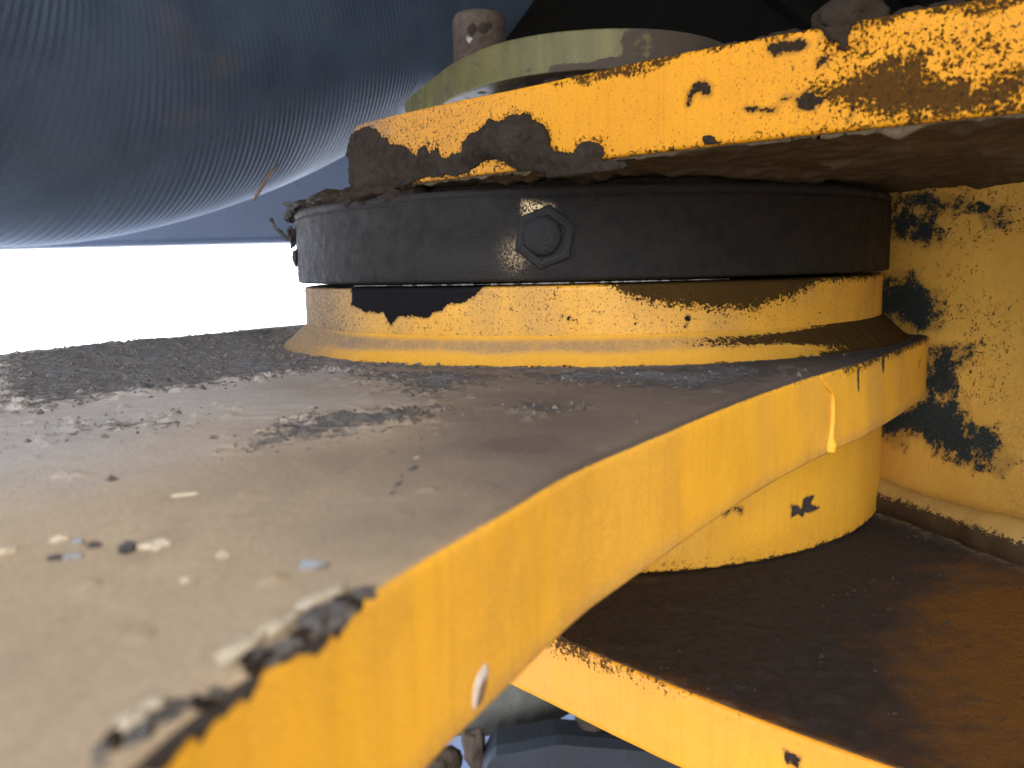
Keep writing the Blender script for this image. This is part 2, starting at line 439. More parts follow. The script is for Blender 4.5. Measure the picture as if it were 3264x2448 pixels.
CRUST_BACK = [(-159.4,258.5),(-139.6,311.9),(-98.9,353.4),(-71.3,275.4),(-49.1,216.7),(-27.3,190.5),(-10.9,184.2),(-14.0,171.3),(-19.9,172.3),(-31.8,185.6),(-45.7,201.1),(-55.5,195.7),(-61.4,186.9),(-68.8,173.5),(-81.3,169.0),(-85.5,158.8),(-88.6,150.3),(-103.4,166.2)]
CRUST_MID = [(-38.6,124.5),(-35.4,133.9),(-32.2,140.1),(-24.1,139.0),(-16.4,140.2),(-11.4,137.2),(-15.0,127.2),(-21.7,124.3),(-26.3,119.5),(-30.6,115.1),(-35.9,111.1)]
CRUST_WELD = [(-25.9,180.6),(-19.9,191.7),(-11.2,190.1),(-0.6,180.0),(-8.1,166.9),(-13.5,152.6),(-21.2,159.5)]
CRUST_RIGHT = [(-0.6,183.9),(20.1,184.2),(36.7,189.6),(44.8,202.3),(55.0,190.5),(60.3,180.7),(44.8,161.3),(34.7,156.6),(22.6,165.1),(9.0,170.8)]
CRUST_SMALL = [(-2.2,140.6),(5.9,144.4),(15.0,138.2),(6.9,132.5),(-0.6,131.4)]
CRUST_FAINT = [(-78.9,133.3),(-67.9,140.3),(-52.1,140.5),(-49.7,129.6),(-60.0,123.5),(-67.3,117.6)]
CRACK = [(-12.8,116.3),(-12.4,107.2),(-12.3,98.2),(-12.5,92.6),(-12.7,86.7)]
CHIPS = [(-41.4,73.1),(-39.6,72.4),(-37.4,71.3),(-33.9,69.8),(-32.2,70.2),(-31.4,71.3),(-44.5,69.9),(-39.2,68.1),(-37.9,68.3),(-24.7,67.6),(-25.6,62.2),(-16.5,64.7),(-35.7,87.8),(-48.1,90.4),(-30.5,54.8),(-25.2,40.5)]
RIM_CLUMPS = [(-12.9,56.6),(-13.9,54.3),(-15.2,52.2),(-17.1,50.2),(-18.7,49.0),(-19.9,48.2),(-21.4,42.1),(-22.7,40.4),(-23.1,38.8)]
BLUE_A = [(257.4,-27.5),(296.3,-27.1),(293.1,-31.3),(279.4,-34.9),(284.3,-37.1),(292.0,-38.6),(283.6,-40.8),(259.7,-41.2),(247.2,-27.7)]
BLUE_B = [(267.2,-41.9),(298.1,-42.5),(298.8,-45.7),(314.7,-49.4),(330.6,-49.5),(346.7,-52.6),(329.1,-57.5),(314.2,-59.3),(296.2,-58.1),(277.0,-56.0),(267.9,-53.2),(253.8,-53.9),(239.2,-54.7),(244.5,-56.9),(235.5,-57.9),(220.4,-56.2),(218.0,-52.3),(252.1,-45.8)]
BLUE_C = [(183.2,20.4),(226.5,19.9),(244.0,17.1),(263.4,17.6),(266.5,15.2),(245.3,15.2),(185.9,15.9)]
BLUE_D = [(186.7,11.5),(200.0,13.7),(222.8,12.8),(240.4,8.2),(242.2,5.3),(229.1,5.5),(207.2,7.7),(188.8,8.0)]
BLUE_E = [(270.5,17.9),(307.3,15.2),(314.6,7.1),(280.5,7.6)]
BLUE_F = [(179.6,-5.4),(225.5,-6.4),(233.9,-8.8),(251.1,-11.6),(257.1,-20.5),(238.8,-21.7),(186.7,-17.0)]

AX = (.02719, .30231)      # hinge pin axis
YEL = (.79, .405, .030)
YEL_OLD = (.57, .236, .003)
BROWN = (.050, .034, .022)
DUST = (.20, .145, .095)
BLACKG = (.030, .024, .019)
M_arm = grime_paint('arm_paint', YEL, (.060, .050, .042), (.018, .012, .007), DUST)
M_fork = grime_paint('fork_paint', YEL_OLD, (.028, .018, .010), (.019, .010, .004), (.20, .125, .07), .5, .8, .5, .22)
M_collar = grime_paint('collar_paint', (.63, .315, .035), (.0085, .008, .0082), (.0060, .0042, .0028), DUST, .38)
M_wall = grime_paint('wall_paint', (.60, .33, .055), (.030, .036, .031), (.07, .045, .02), (.24, .13, .025), .45, .9, 1.7, .2, .11)
M_low = grime_paint('lower_plate_paint', (.67, .285, .004), (.03, .022, .015), (.030, .019, .009), (.2, .13, .06))
M_mud = dirt_mat('caked_mud', (.034, .024, .016), (.018, .0135, .0095), (.046, .033, .022), 520, .95, .0006)
M_mudtop = dirt_mat('dry_mud', (.030, .021, .013), (.018, .0125, .008), (.04, .028, .018), 420, .95, .0006)
M_under = dirt_mat('greasy_dust', (.09, .064, .034), (.06, .043, .023), (.11, .078, .042), 260, .9, .0003)
M_lowdirt = None

# ============================================================ setting
M_ground = dirt_mat('bluish_ground', (.40, .44, .52), (.33, .37, .45), (.46, .49, .56), 3, .95, .01)  # bluish tone chosen to tint the light bounced from the ground
bm = bmesh.new()
bmesh.ops.create_grid(bm, x_segments=40, y_segments=40, size=300)
tag(bm_obj('ground', bm, M_ground), kind='structure')
for o in [bpy.data.objects['ground']]:
    for v in o.data.vertices: v.co.z = 0.0

M_bounce_cut = dirt_mat('bounce_cut_dark', (.085, .060, .040), (.055, .040, .028), (.11, .08, .055), 14, .95, .01)
gx = np.linspace(-.95, 5, 60); gy = np.linspace(-6, .95, 60); X, Y = np.meshgrid(gx, gy)
p_ = np.c_[X.ravel(), Y.ravel()]
tag(mesh_obj('bounce_cut_sheet', np.c_[p_, -Z0 + .006 + .01 * fbm(p_, 2, 4)], grid_faces(60, 60), M_bounce_cut), kind='structure')  # added dark sheet that cuts bounce light from below

M_bank = dirt_mat('bounce_bank_tone', (.46, .53, .64), (.40, .46, .56), (.52, .58, .68), 1.5, .95, .02)
gx = np.linspace(-40, 40, 161); gy = np.linspace(11, 30, 40); X, Y = np.meshgrid(gx, gy)
p_ = np.c_[X.ravel(), Y.ravel()]
hz = 2.6 * sstep(11, 15, Y.ravel()) * (.85 + .3 * fbm(p_, .25, 4)) - .05
tag(mesh_obj('added_bounce_bank', np.c_[p_, hz - Z0], grid_faces(40, 161), M_bank), kind='structure')  # added bank: whitens the opening and bounces bluish light

# ============================================================ wall masks -> attributes
def norm01(d, w):           # mm distance to 0..1 around the edge
    return np.clip(.5 + d / (2 * w), 0, 1)

def chips(S, Z, polys, w=2.0):
    m = np.zeros_like(S)
    for p in polys:
        P = np.array(p); x0, y0 = P.min(0) - 3; x1, y1 = P.max(0) + 3
        k = (S > x0) & (S < x1) & (Z > y0) & (Z < y1)
        if k.any(): m[k] = np.maximum(m[k], norm01(sdf(p, S[k], Z[k]), w))
    return m

# ============================================================ rear frame fork: upper plate, lower plate, side wall
fork = thing('frame_fork', 'yellow welded frame fork: muddy upper plate, flaked side wall and lower plate', 'frame fork', (.10, .30, -.094))
UO = dense(UPPER)
U_LEN = arclen(UO)[-1] * 1000

def upper_attr(S, Z, V):
    S = np.where(S > 600, S - U_LEN, S)
    ch = chips(S, Z, [CHIP_A, CHIP_B, CHIP_C, CHIP_D, CHIP_E, CHIP_J, CHIP_K, CHIP_L], 1.6)
    so = np.zeros_like(S)
    k = (S > 100) & (S < 260)
    d = sdf(SCAB, S[k], Z[k]); so[k] = np.maximum(so[k], np.clip(.56 + d / 9, 0, .86))
    d = sdf(SPECK_AREA, S[k], Z[k]); so[k] = np.maximum(so[k], .42 * sstep(-3, 2, d))
    so[k] = np.where(S[k] > 150, np.maximum(so[k], .55 * sstep(30, 25, Z[k])), so[k])
    near = sdf([(q[0], q[1]) for q in MUD_FACE if q[0] < 900] + [(12, 21), (-20, 21), (-20, 38)], S, Z)
    so = np.maximum(so, .46 * sstep(-3.5, 0, near) * (S < 95))
    edge = sstep(36.6, 39.2, Z + 1.6 * (vnoise(np.c_[S, Z], .18) - .5) * 2)
    so = np.maximum(so, edge * np.where(S > 60, .62, .25) * sstep(40, 75, S))
    so = np.maximum(so, .42 * sstep(25.5, 22.2, Z) * sstep(10, 60, S))
    so = np.maximum(so, .26 * sstep(70, 0, S))
    du = .75 * sstep(14, -6, S) + .42 * sstep(75, 10, S)  # dust at the left end, thickened to paint in its weaker light
    sp = .42 + .25 * sstep(70, 20, S) + .22 * sstep(90, 130, S)
    ok = (S > -40) & (S < 300)
    return dict(chip=ch * ok, soot_shade=so * ok, dust_shade=np.clip(du, 0, 1) * ok, spot=sp)

up_o = plate('upper_plate', UO, .022, .040, M_fork, fork, .0007, 24, upper_attr)
up_o['label'] = 'upper yellow plate with flaked and mud caked front edge'

# dusty grease on the underside of the upper plate
def deck(name, ol, z, sgn, mat, parent, step, inset, hfn, afn=None, x0=-1, x1=1, y0=-1, y1=1, back=.0004):
    lo = np.maximum(ol.min(0), [x0, y0]); hi = np.minimum(ol.max(0), [x1, y1])
    gx = np.arange(lo[0], hi[0], step); gy = np.arange(lo[1], hi[1], step)
    X, Y = np.meshgrid(gx, gy)
    D = sdf(ol[::6], X.ravel(), Y.ravel()).reshape(X.shape)
    p = np.c_[X.ravel(), Y.ravel()]
    H = hfn(p, D.ravel()).reshape(X.shape)
    mask = D > -.7 * step
    gy_, gx_ = np.gradient(D, step)
    gl = np.hypot(gx_, gy_) + 1e-9; mv = np.clip(inset - D, 0, 2 * step)
    P = np.stack([X + gx_ / gl * mv, Y + gy_ / gl * mv, np.full(X.shape, z)], -1)
    N = np.zeros_like(P); N[..., 2] = sgn
    if sgn < 0:
        P = P[:, ::-1]; N = N[:, ::-1]; H = H[:, ::-1]; mask = mask[:, ::-1]
    at = None
    if afn:
        at = {k: v.reshape(X.shape)[:, ::-1] if sgn < 0 else v.reshape(X.shape) for k, v in afn(p, D.ravel()).items()}
    o = relief(name, P, N, H, mask, mat, parent, back, at)
    o['kind'] = 'stuff'
    return o

deck('greasy_dust', UO, .022, -1, M_under, fork, .0009, .0009,
     lambda p, D: .0002 + .0007 * np.clip(fbm(p, 260, 4) - .42, 0, 1) * 3 + .0014 * np.clip(fbm(p, 90, 3, 9) - .55, 0, 1) * 4,
     x0=-.05, x1=.2, y0=.06, y1=.3)

# mud caked on the front edge: raised lumps following the rim
sU = arclen(UO)
NU = out_normals(UO[:-1]); NU = np.vstack([NU, NU[:1]])
def rim_pt(ol, N, s_mm, total):
    sA = arclen(ol) * 1000
    q = np.mod(s_mm, total)
    return np.stack([np.interp(q, sA, ol[:, 0]), np.interp(q, sA, ol[:, 1])], -1), np.stack([np.interp(q, sA, N[:, 0]), np.interp(q, sA, N[:, 1])], -1)

def rim_mud(name, ol, N, polys, s0, s1, z0, z1, hfn, mat, parent, step=.33, edge=.6):
    total = arclen(ol)[-1] * 1000
    gs = np.arange(s0, s1, step); gz = np.arange(z0, z1, step)
    S, Z = np.meshgrid(gs, gz)
    xy, nn = rim_pt(ol, N, S.ravel(), total)
    wob = (fbm(np.c_[S.ravel(), Z.ravel()], .8, 4) - .5) * 2
    D = np.full(S.size, -99.)
    for p in polys: D = np.maximum(D, sdf(p, S.ravel(), Z.ravel()))
    D = D + wob * edge
    H = hfn(S.ravel(), Z.ravel(), D) / 1000
    P = np.c_[xy, Z.ravel() / 1000].reshape(*S.shape, 3)
    NN = np.c_[nn, np.zeros(len(nn))].reshape(*S.shape, 3)
    return relief(name, P, NN, H.reshape(S.shape), (D > 0).reshape(S.shape), mat, parent, .0004)

mud_poly = [q for q in MUD_FACE if q[0] < 900][0:]
mud_poly = [(-34, 39.0), (-12, 38.6), (-3, 38.8), (0.5, 37.5)] + mud_poly + [(12, 21.2), (-34, 21.0)]
def mud_h(S, Z, D):
    p = np.c_[S, Z]
    prof = np.sqrt(np.clip(D / 2.6, 0, 1))
    big = np.exp(-(((S - 50) / 13) ** 2 + ((Z - 29) / 5.5) ** 2))
    mid = np.exp(-(((S - 76) / 7) ** 2 + ((Z - 24) / 2.5) ** 2))
    left = sstep(30, -5, S)
    h = .45 + 3.0 * big + .8 * mid + .7 * left
    rel = fbm(p, .22, 5) - .5
    crack = -1.2 * np.exp(-((S - 56.5 - 1.2 * np.sin(Z * .9)) / .8) ** 2) * sstep(25, 28, Z)
    return np.maximum(.05, prof * (h + 2.6 * rel + 1.1 * (fbm(p, .9, 4, 5) - .5) + crack * big))
m = rim_mud('mud_clump', UO, NU, [mud_poly], -34, 86, 19.5, 41, mud_h, M_mud, fork)
m['label'] = 'dark lumpy mud caked along the left half of the upper plate edge'
m = rim_mud('mud_clump', UO, NU, [BLOB_LOW], 95, 104, 19, 27, lambda S, Z, D: .1 + 1.0 * np.sqrt(np.clip(D / 1.2, 0, 1)), M_mud, fork, edge=.35)
m['label'] = 'small round mud blob at the lower rim of the upper plate'
top_poly = CLUMP_TOP[5:] + [(119.0, 41.5)] + [(125.6, 41.8), (126, 39.9)] + CLUMP_TOP[2:5]
m = rim_mud('mud_clump', UO, NU, [CLUMP_TOP + [(119, 40.2)]], 114, 131, 32, 43, lambda S, Z, D: .15 + .9 * np.sqrt(np.clip(D / 1.2, 0, 1)), M_mudtop, fork, edge=.5)
m['label'] = 'dry brown mud running down over the top rim of the upper plate'
pt, pn = rim_pt(UO, NU, np.array([122.5]), U_LEN)
lump('mud_lump', (pt[0][0] - pn[0][0] * .0028, pt[0][1] - pn[0][1] * .0028, .0408), (.0062, .0036, .0040), M_mudtop, fork, 3, .5, 4, math.radians(-38))['label'] = 'dry mud lump on the top rim of the upper plate'
for k, (s, sz) in enumerate([(112, 1.0), (108, .7), (133, 1.1), (138, .9), (102, .6), (65, .8), (58, 1.0), (50, .9), (96, .6), (71, .6)]):
    pt, pn = rim_pt(UO, NU, np.array([float(s)]), U_LEN)
    lump('mud_crumb', (pt[0][0] - pn[0][0] * .003, pt[0][1] - pn[0][1] * .003, .0402), (.0028 * sz, .0016 * sz, .0011 * sz), M_mudtop, fork, 20 + k, .7, 3, math.radians(-38))

# lower plate and the grime lying on it
LO = dense(LOWER)
def lower_attr(S, Z, V):
    so = .62 * sstep(-84.5, -79.0, Z + 2.2 * (vnoise(np.c_[S, Z], .25) - .5)) * sstep(135, 60, S)
    so = np.maximum(so, .25 * sstep(-81, -78.5, Z))
    sp = .12 + .2 * sstep(-88, -80, Z)
    return dict(chip=chips(S, Z, [[(118, -82), (121, -82.2), (120.5, -84.5), (118.6, -84.3)]], 1.5), soot_shade=so, dust_shade=.18 * sstep(-86, -79, Z), spot=sp)
low_o = plate('lower_plate', LO, -.0945, -.0785, M_low, fork, .0007, 20, lower_attr)
low_o['label'] = 'lower yellow plate with clean front edge and black grime on top'

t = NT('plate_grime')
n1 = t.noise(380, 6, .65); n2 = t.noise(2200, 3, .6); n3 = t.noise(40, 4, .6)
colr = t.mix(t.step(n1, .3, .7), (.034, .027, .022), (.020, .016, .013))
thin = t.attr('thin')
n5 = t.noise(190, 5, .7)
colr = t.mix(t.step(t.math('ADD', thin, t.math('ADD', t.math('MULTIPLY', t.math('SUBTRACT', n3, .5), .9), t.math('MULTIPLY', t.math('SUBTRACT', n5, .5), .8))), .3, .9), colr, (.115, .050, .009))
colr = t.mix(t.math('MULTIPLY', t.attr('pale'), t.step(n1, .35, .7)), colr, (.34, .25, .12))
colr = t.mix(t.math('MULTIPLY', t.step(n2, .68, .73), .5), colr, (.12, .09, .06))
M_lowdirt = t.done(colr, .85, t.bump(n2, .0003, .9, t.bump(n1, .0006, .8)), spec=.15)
WB = dense(WALLB, closed=False); WT = dense(WALLT, closed=False)
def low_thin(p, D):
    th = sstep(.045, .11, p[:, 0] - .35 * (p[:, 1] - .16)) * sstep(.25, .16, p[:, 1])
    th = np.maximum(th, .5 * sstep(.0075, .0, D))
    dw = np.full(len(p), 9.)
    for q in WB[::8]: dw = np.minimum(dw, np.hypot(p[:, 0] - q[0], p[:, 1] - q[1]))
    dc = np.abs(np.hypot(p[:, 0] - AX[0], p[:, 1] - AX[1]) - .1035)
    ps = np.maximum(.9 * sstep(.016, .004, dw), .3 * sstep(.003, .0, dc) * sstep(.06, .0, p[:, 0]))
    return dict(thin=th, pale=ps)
deck('plate_grime', LO, -.0785, 1, M_lowdirt, fork, .0008, .0006,
     lambda p, D: .00012 + .0009 * np.clip(fbm(p, 240, 4) - .45, 0, 1) * 2 * sstep(.11, .02, p[:, 0]) + .0004 * fbm(p, 700, 3),
     low_thin, x0=-.04, x1=.2, y0=.06, y1=.34)

n_try = 9000
cx = rng.uniform(-.03, .13, n_try); cy = rng.uniform(.10, .27, n_try); p_ = np.c_[cx, cy]
keep = (rng.random(n_try) < .1 + .8 * sstep(.5, .7, fbm(p_, 90, 4, 2))) & (sdf(LO[::6], cx, cy) > .002)
p_ = p_[keep]; n_ = len(p_); sz = .00012 + .0005 * rng.random(n_) ** 4
octa = np.array([(1, 0, 0), (0, 1, 0), (-1, 0, 0), (0, -1, 0), (0, 0, .8), (0, 0, -.5)], float)
tri = np.array([(0, 1, 4), (1, 2, 4), (2, 3, 4), (3, 0, 4), (1, 0, 5), (2, 1, 5), (3, 2, 5), (0, 3, 5)])
V = octa[None] * (.6 + .8 * rng.random((n_, 6, 1))) * sz[:, None, None] + np.c_[p_, np.full(n_, -.0781)][:, None, :]
M_crumb2 = dirt_mat('grime_crumb', (.045, .035, .026), (.022, .017, .013), (.07, .055, .04), 300, .9, .0003)
mesh_obj('grime_crumbs', V.reshape(-1, 3), (tri[None] + 6 * np.arange(n_)[:, None, None]).reshape(-1, 3), M_crumb2, fork, False)['kind'] = 'stuff'

# side wall (leaning a little) with flaked patches of blue undercoat
def wall_pts(nz=110):
    tz = np.linspace(-.35, 1.06, nz)
    sb = arclen(WB); st = arclen(WT); q = np.arange(0, 1.0001, 1 / 620.)
    b = np.stack([np.interp(q * sb[-1], sb, WB[:, i]) for i in (0, 1)], 1)
    tt = np.stack([np.interp(q * st[-1], st, WT[:, i]) for i in (0, 1)], 1)
    P = []
    for k in tz:
        xy = b * (1 - k) + tt * k
        P.append(np.c_[xy, np.full(len(q), -.078 + .1 * k)])
    return np.array(P), q, tz
P, q, tz = wall_pts()
S = np.tile(q * 1000, (len(tz), 1)); Z = np.repeat((-.078 + .1 * tz) * 1000, len(q)).reshape(S.shape)
ch = np.zeros_like(S)
# wall coordinates: 1000 * fraction of length across, mm up; make them comparable before measuring distances
kx = .21
for p in (BLUE_A, BLUE_B, BLUE_C, BLUE_D, BLUE_F):
    pp = [(a * kx, b) for a, b in p]
    ch = np.maximum(ch, norm01(sdf(pp, (S * kx).ravel(), Z.ravel()), 6.0).reshape(S.shape))
pp = [(a * kx, b) for a, b in BLUE_E]
ch = np.maximum(ch, .49 * sstep(-2, 2, sdf(pp, (S * kx).ravel(), Z.ravel())).reshape(S.shape))
pp = [(a * kx, b) for a, b in [(330, -52), (370, -55), (360, -62), (310, -60)]]
ch = np.maximum(ch, .47 * sstep(-3, 2, sdf(pp, (S * kx).ravel(), Z.ravel())).reshape(S.shape))
so = .34 * sstep(.35, .65, fbm(np.c_[S.ravel() * kx, Z.ravel()], .06, 3)).reshape(S.shape)
du = (.85 * sstep(270, 420, S)) * np.clip(.6 + fbm(np.c_[S.ravel() * kx, Z.ravel()], .05, 3).reshape(S.shape) * .6, 0, 1)  # browner to the right: light falling off painted into the colour
Nw = np.cross(np.gradient(P, axis=1), np.gradient(P, axis=0)); Nw /= np.linalg.norm(Nw, axis=2)[..., None]
if Nw[50, 50, 0] > 0: Nw = -Nw
Pf = P[:, ::-1]; 
rev = lambda A: A[:, ::-1]
w_o = relief('side_wall', P, Nw, np.zeros_like(S) + .0002 * (fbm(P.reshape(-1, 3), 60, 3).reshape(S.shape) - .5), np.ones_like(S, bool), M_wall, fork, .016,
             dict(chip=ch, soot_shade=so, dust_shade=du, spot=np.full_like(S, .12)))
w_o['label'] = 'yellow side wall behind the hinge with flaked blue grey patches'
# weld bead between the side wall and the lower plate
wb = dense([(x - .0028, y - .001) for x, y in WALLB], False, .0009)
tw = grime_paint('weld_paint', (.52, .32, .075), (.04, .035, .03), (.03, .02, .012), (.20, .13, .055), .33)
wv = tube('weld_bead', np.c_[wb, np.full(len(wb), -.0755)], (.0062) + .0014 * (vnoise(np.c_[np.arange(len(wb)), np.zeros(len(wb))], .11) - .5), tw, fork, 20, wob=.12)
zz = np.array([v.co.z for v in wv.data.vertices]) + fork.location.z - Z0
xx = np.array([v.co.x for v in wv.data.vertices])
for nm, a in (('soot_shade', .9 * sstep(-.0695, -.0745, zz)), ('dust_shade', .5 * sstep(-.066, -.072, zz)), ('spot', zz * 0 + .2), ('chip', zz * 0)):
    at = wv.data.attributes.new(nm, 'FLOAT', 'POINT'); at.data.foreach_set('value', a.astype(np.float32))

# ============================================================ front frame arm: plate, collar, weld fillet, boss
arm = thing('pivot_arm', 'thick yellow pivot arm curving toward the camera, topped with brown dirt and a round collar', 'pivot arm', (.0, .25, -.05))
MO = dense(MID)
M_LEN = arclen(MO)[-1] * 1000
def arm_attr(S, Z, V):
    top = -24.0
    ch = chips(S, Z, [RUN_A, RUN_C], 1.2)
    d = -24.2 - Z
    fr = vnoise(np.c_[S, Z * .3], .35)
    so = .62 * sstep(2.2 + 2.5 * fr, .0, d) * sstep(150, 185, S) * (S < 330)
    so = np.maximum(so, .5 * norm01(sdf(RUN_B, S, Z), 3) * ((S > 230) & (S < 270)))
    so = np.maximum(so, .40 * sstep(.9, 0, d) * sstep(90, 130, S))
    jag = vnoise(np.c_[S, S * 0], .9) * .7 + vnoise(np.c_[S, S * 0], 2.6, 9) * .5
    ch = np.maximum(ch, norm01(-.25 + 1.5 * jag * sstep(24, 18, S) - d, .6) * (S < 24))
    ch = np.maximum(ch, chips(S, Z, [[(21, -23.5), (20, -24.4), (19.3, -24.9), (18.3, -24.6), (17.2, -25.5), (16.4, -24.3), (14, -24.2), (11, -24.05), (8, -24.0), (8, -23.3), (21, -23.3)]], .8))
    du = .30 * sstep(-38.5, -42, Z) + .20 * sstep(.38, .7, fbm(np.c_[S, Z * .3], .09, 4)) + .2 * sstep(150, 200, S) * (S < 330) * vnoise(np.c_[S, Z], .08)
    return dict(chip=ch, soot_shade=so, dust_shade=du, spot=.16 + .2 * sstep(170, 210, S) * (S < 330))
plate('arm_plate', MO, -.0424, -.0239, M_arm, arm, .0009, 24, arm_attr, .00003)

# dirt lying on top of the arm
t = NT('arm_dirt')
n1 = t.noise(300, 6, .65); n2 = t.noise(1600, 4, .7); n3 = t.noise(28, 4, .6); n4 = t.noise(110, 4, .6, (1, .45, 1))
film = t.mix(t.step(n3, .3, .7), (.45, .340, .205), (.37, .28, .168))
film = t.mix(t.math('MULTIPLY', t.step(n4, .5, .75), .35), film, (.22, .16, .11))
film = t.mix(t.attr('pale'), film, (.38, .37, .36))  # paler left side carries light from the opening in its colour
film = t.mix(t.attr('oily_shade'), film, (.125, .092, .066))  # oily dirt, darkened toward the hinge to paint in fading light
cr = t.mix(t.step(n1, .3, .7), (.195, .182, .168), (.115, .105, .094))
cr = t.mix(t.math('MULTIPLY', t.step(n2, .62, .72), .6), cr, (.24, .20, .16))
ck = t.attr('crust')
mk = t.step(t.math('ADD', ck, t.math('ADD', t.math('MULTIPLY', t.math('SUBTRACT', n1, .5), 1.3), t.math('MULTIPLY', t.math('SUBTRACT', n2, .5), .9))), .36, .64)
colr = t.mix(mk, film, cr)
colr = t.mix(t.math('MULTIPLY', t.attr('grease_shade'), .9), colr, (.036, .028, .022))  # grimy rim, and a near-black right end painting in shade
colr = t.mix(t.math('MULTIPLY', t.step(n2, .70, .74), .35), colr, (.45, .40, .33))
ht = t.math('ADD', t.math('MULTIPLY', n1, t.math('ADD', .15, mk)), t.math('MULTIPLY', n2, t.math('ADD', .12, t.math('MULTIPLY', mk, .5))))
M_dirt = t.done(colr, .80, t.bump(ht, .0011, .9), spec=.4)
CRUSTS = [(CRUST_BACK, 14, .80), (CRUST_MID, 9, .68), (CRUST_WELD, 9, .66), (CRUST_RIGHT, 10, .78), (CRUST_SMALL, 7, .5), (CRUST_FAINT, 10, .42)]
def crust(p):
    c = np.zeros(len(p))
    for poly, w, g in CRUSTS:
        c = np.maximum(c, g * np.clip(.5 + sdf(poly, p[:, 0] * 1000, p[:, 1] * 1000) / (2 * w), 0, 1))
    rr = np.hypot(p[:, 0] - AX[0], p[:, 1] - AX[1])
    c = np.maximum(c, .7 * sstep(.1175, .109, rr))
    return c
def dirt_h(p, D):
    c = crust(p)
    n = fbm(p, 420, 4, 3); nl = fbm(np.c_[p[:, 0], p[:, 1] * .7], 130, 4, 8)
    k = sstep(.35, .75, c + (n - .5) * 1.5 + (fbm(p, 1000, 3, 6) - .5) * .7)
    h = .00022 + .00010 * (fbm(p, 300, 3) - .5) + k * (.0003 + .0020 * np.clip(nl - .40, 0, 1) + .0013 * np.clip(fbm(p, 900, 3, 1) - .45, 0, 1))
    h = h + .00018 * sstep(.5, .75, fbm(p * np.array([.6, 1]), 190, 5, 77)) * sstep(.08, .13, p[:, 1]) + .0002 * (fbm(p, 60, 3, 31) - .5)
    h = h * (.25 + .75 * sstep(.107, .121, np.hypot(p[:, 0] - AX[0], p[:, 1] - AX[1])))
    return h * sstep(0, .0025, D) + .00004
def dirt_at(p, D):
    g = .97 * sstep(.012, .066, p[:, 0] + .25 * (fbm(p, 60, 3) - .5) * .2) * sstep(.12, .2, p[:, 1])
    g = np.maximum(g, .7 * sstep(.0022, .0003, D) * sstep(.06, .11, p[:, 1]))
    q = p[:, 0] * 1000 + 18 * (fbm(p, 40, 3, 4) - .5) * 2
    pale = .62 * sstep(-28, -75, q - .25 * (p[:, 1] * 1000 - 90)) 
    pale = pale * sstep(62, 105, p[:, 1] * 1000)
    oily_shade = .95 * sstep(-60, 18, q + .25 * (p[:, 1] * 1000 - 120)) * sstep(38, 88, p[:, 1] * 1000) * (.75 + .5 * fbm(p, 55, 4, 71))
    oily_shade = np.clip(oily_shade, 0, 1)
    return dict(crust=crust(p), grease_shade=g, pale=np.clip(pale, 0, 1), oily_shade=oily_shade)
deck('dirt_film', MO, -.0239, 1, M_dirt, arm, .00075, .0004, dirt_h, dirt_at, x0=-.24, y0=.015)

# loose crumbs strewn over the crusted bands
n_try = 90000
cx = rng.uniform(-.17, .10, n_try); cy = rng.uniform(.075, .40, n_try)
p_ = np.c_[cx, cy]
w_ = crust(p_) * (.25 + 1.2 * fbm(p_, 120, 3, 21)) + .012
keep = (rng.random(n_try) < w_ * .28) & (sdf(MO[::6], cx, cy) > .002) & ((cx < .015) | (rng.random(n_try) < .25)) & (np.hypot(cx - AX[0], cy - AX[1]) > .107)
p_ = p_[keep]; n_ = len(p_)
sz = .00022 + .00075 * rng.random(n_) ** 4
octa = np.array([(1, 0, 0), (0, 1, 0), (-1, 0, 0), (0, -1, 0), (0, 0, .8), (0, 0, -.5)], float)
V = octa[None] * (.6 + .8 * rng.random((n_, 6, 1))) * sz[:, None, None]
an_ = rng.uniform(0, 6.28, n_); ca, sa = np.cos(an_)[:, None], np.sin(an_)[:, None]
V = np.stack([V[..., 0] * ca - V[..., 1] * sa, V[..., 0] * sa + V[..., 1] * ca, V[..., 2]], -1)
V += np.c_[p_, np.full(n_, -.0239) + .00025 + .0009 * crust(p_) * rng.random(n_)][:, None, :]
tri = np.array([(0, 1, 4), (1, 2, 4), (2, 3, 4), (3, 0, 4), (1, 0, 5), (2, 1, 5), (3, 2, 5), (0, 3, 5)])
M_crumbs = dirt_mat('loose_crumbs', (.15, .125, .10), (.07, .06, .05), (.22, .19, .15), 260, .9, .0003)
mesh_obj('dirt_crumbs', V.reshape(-1, 3), (tri[None] + 6 * np.arange(n_)[:, None, None]).reshape(-1, 3), M_crumbs, arm, False)['kind'] = 'stuff'

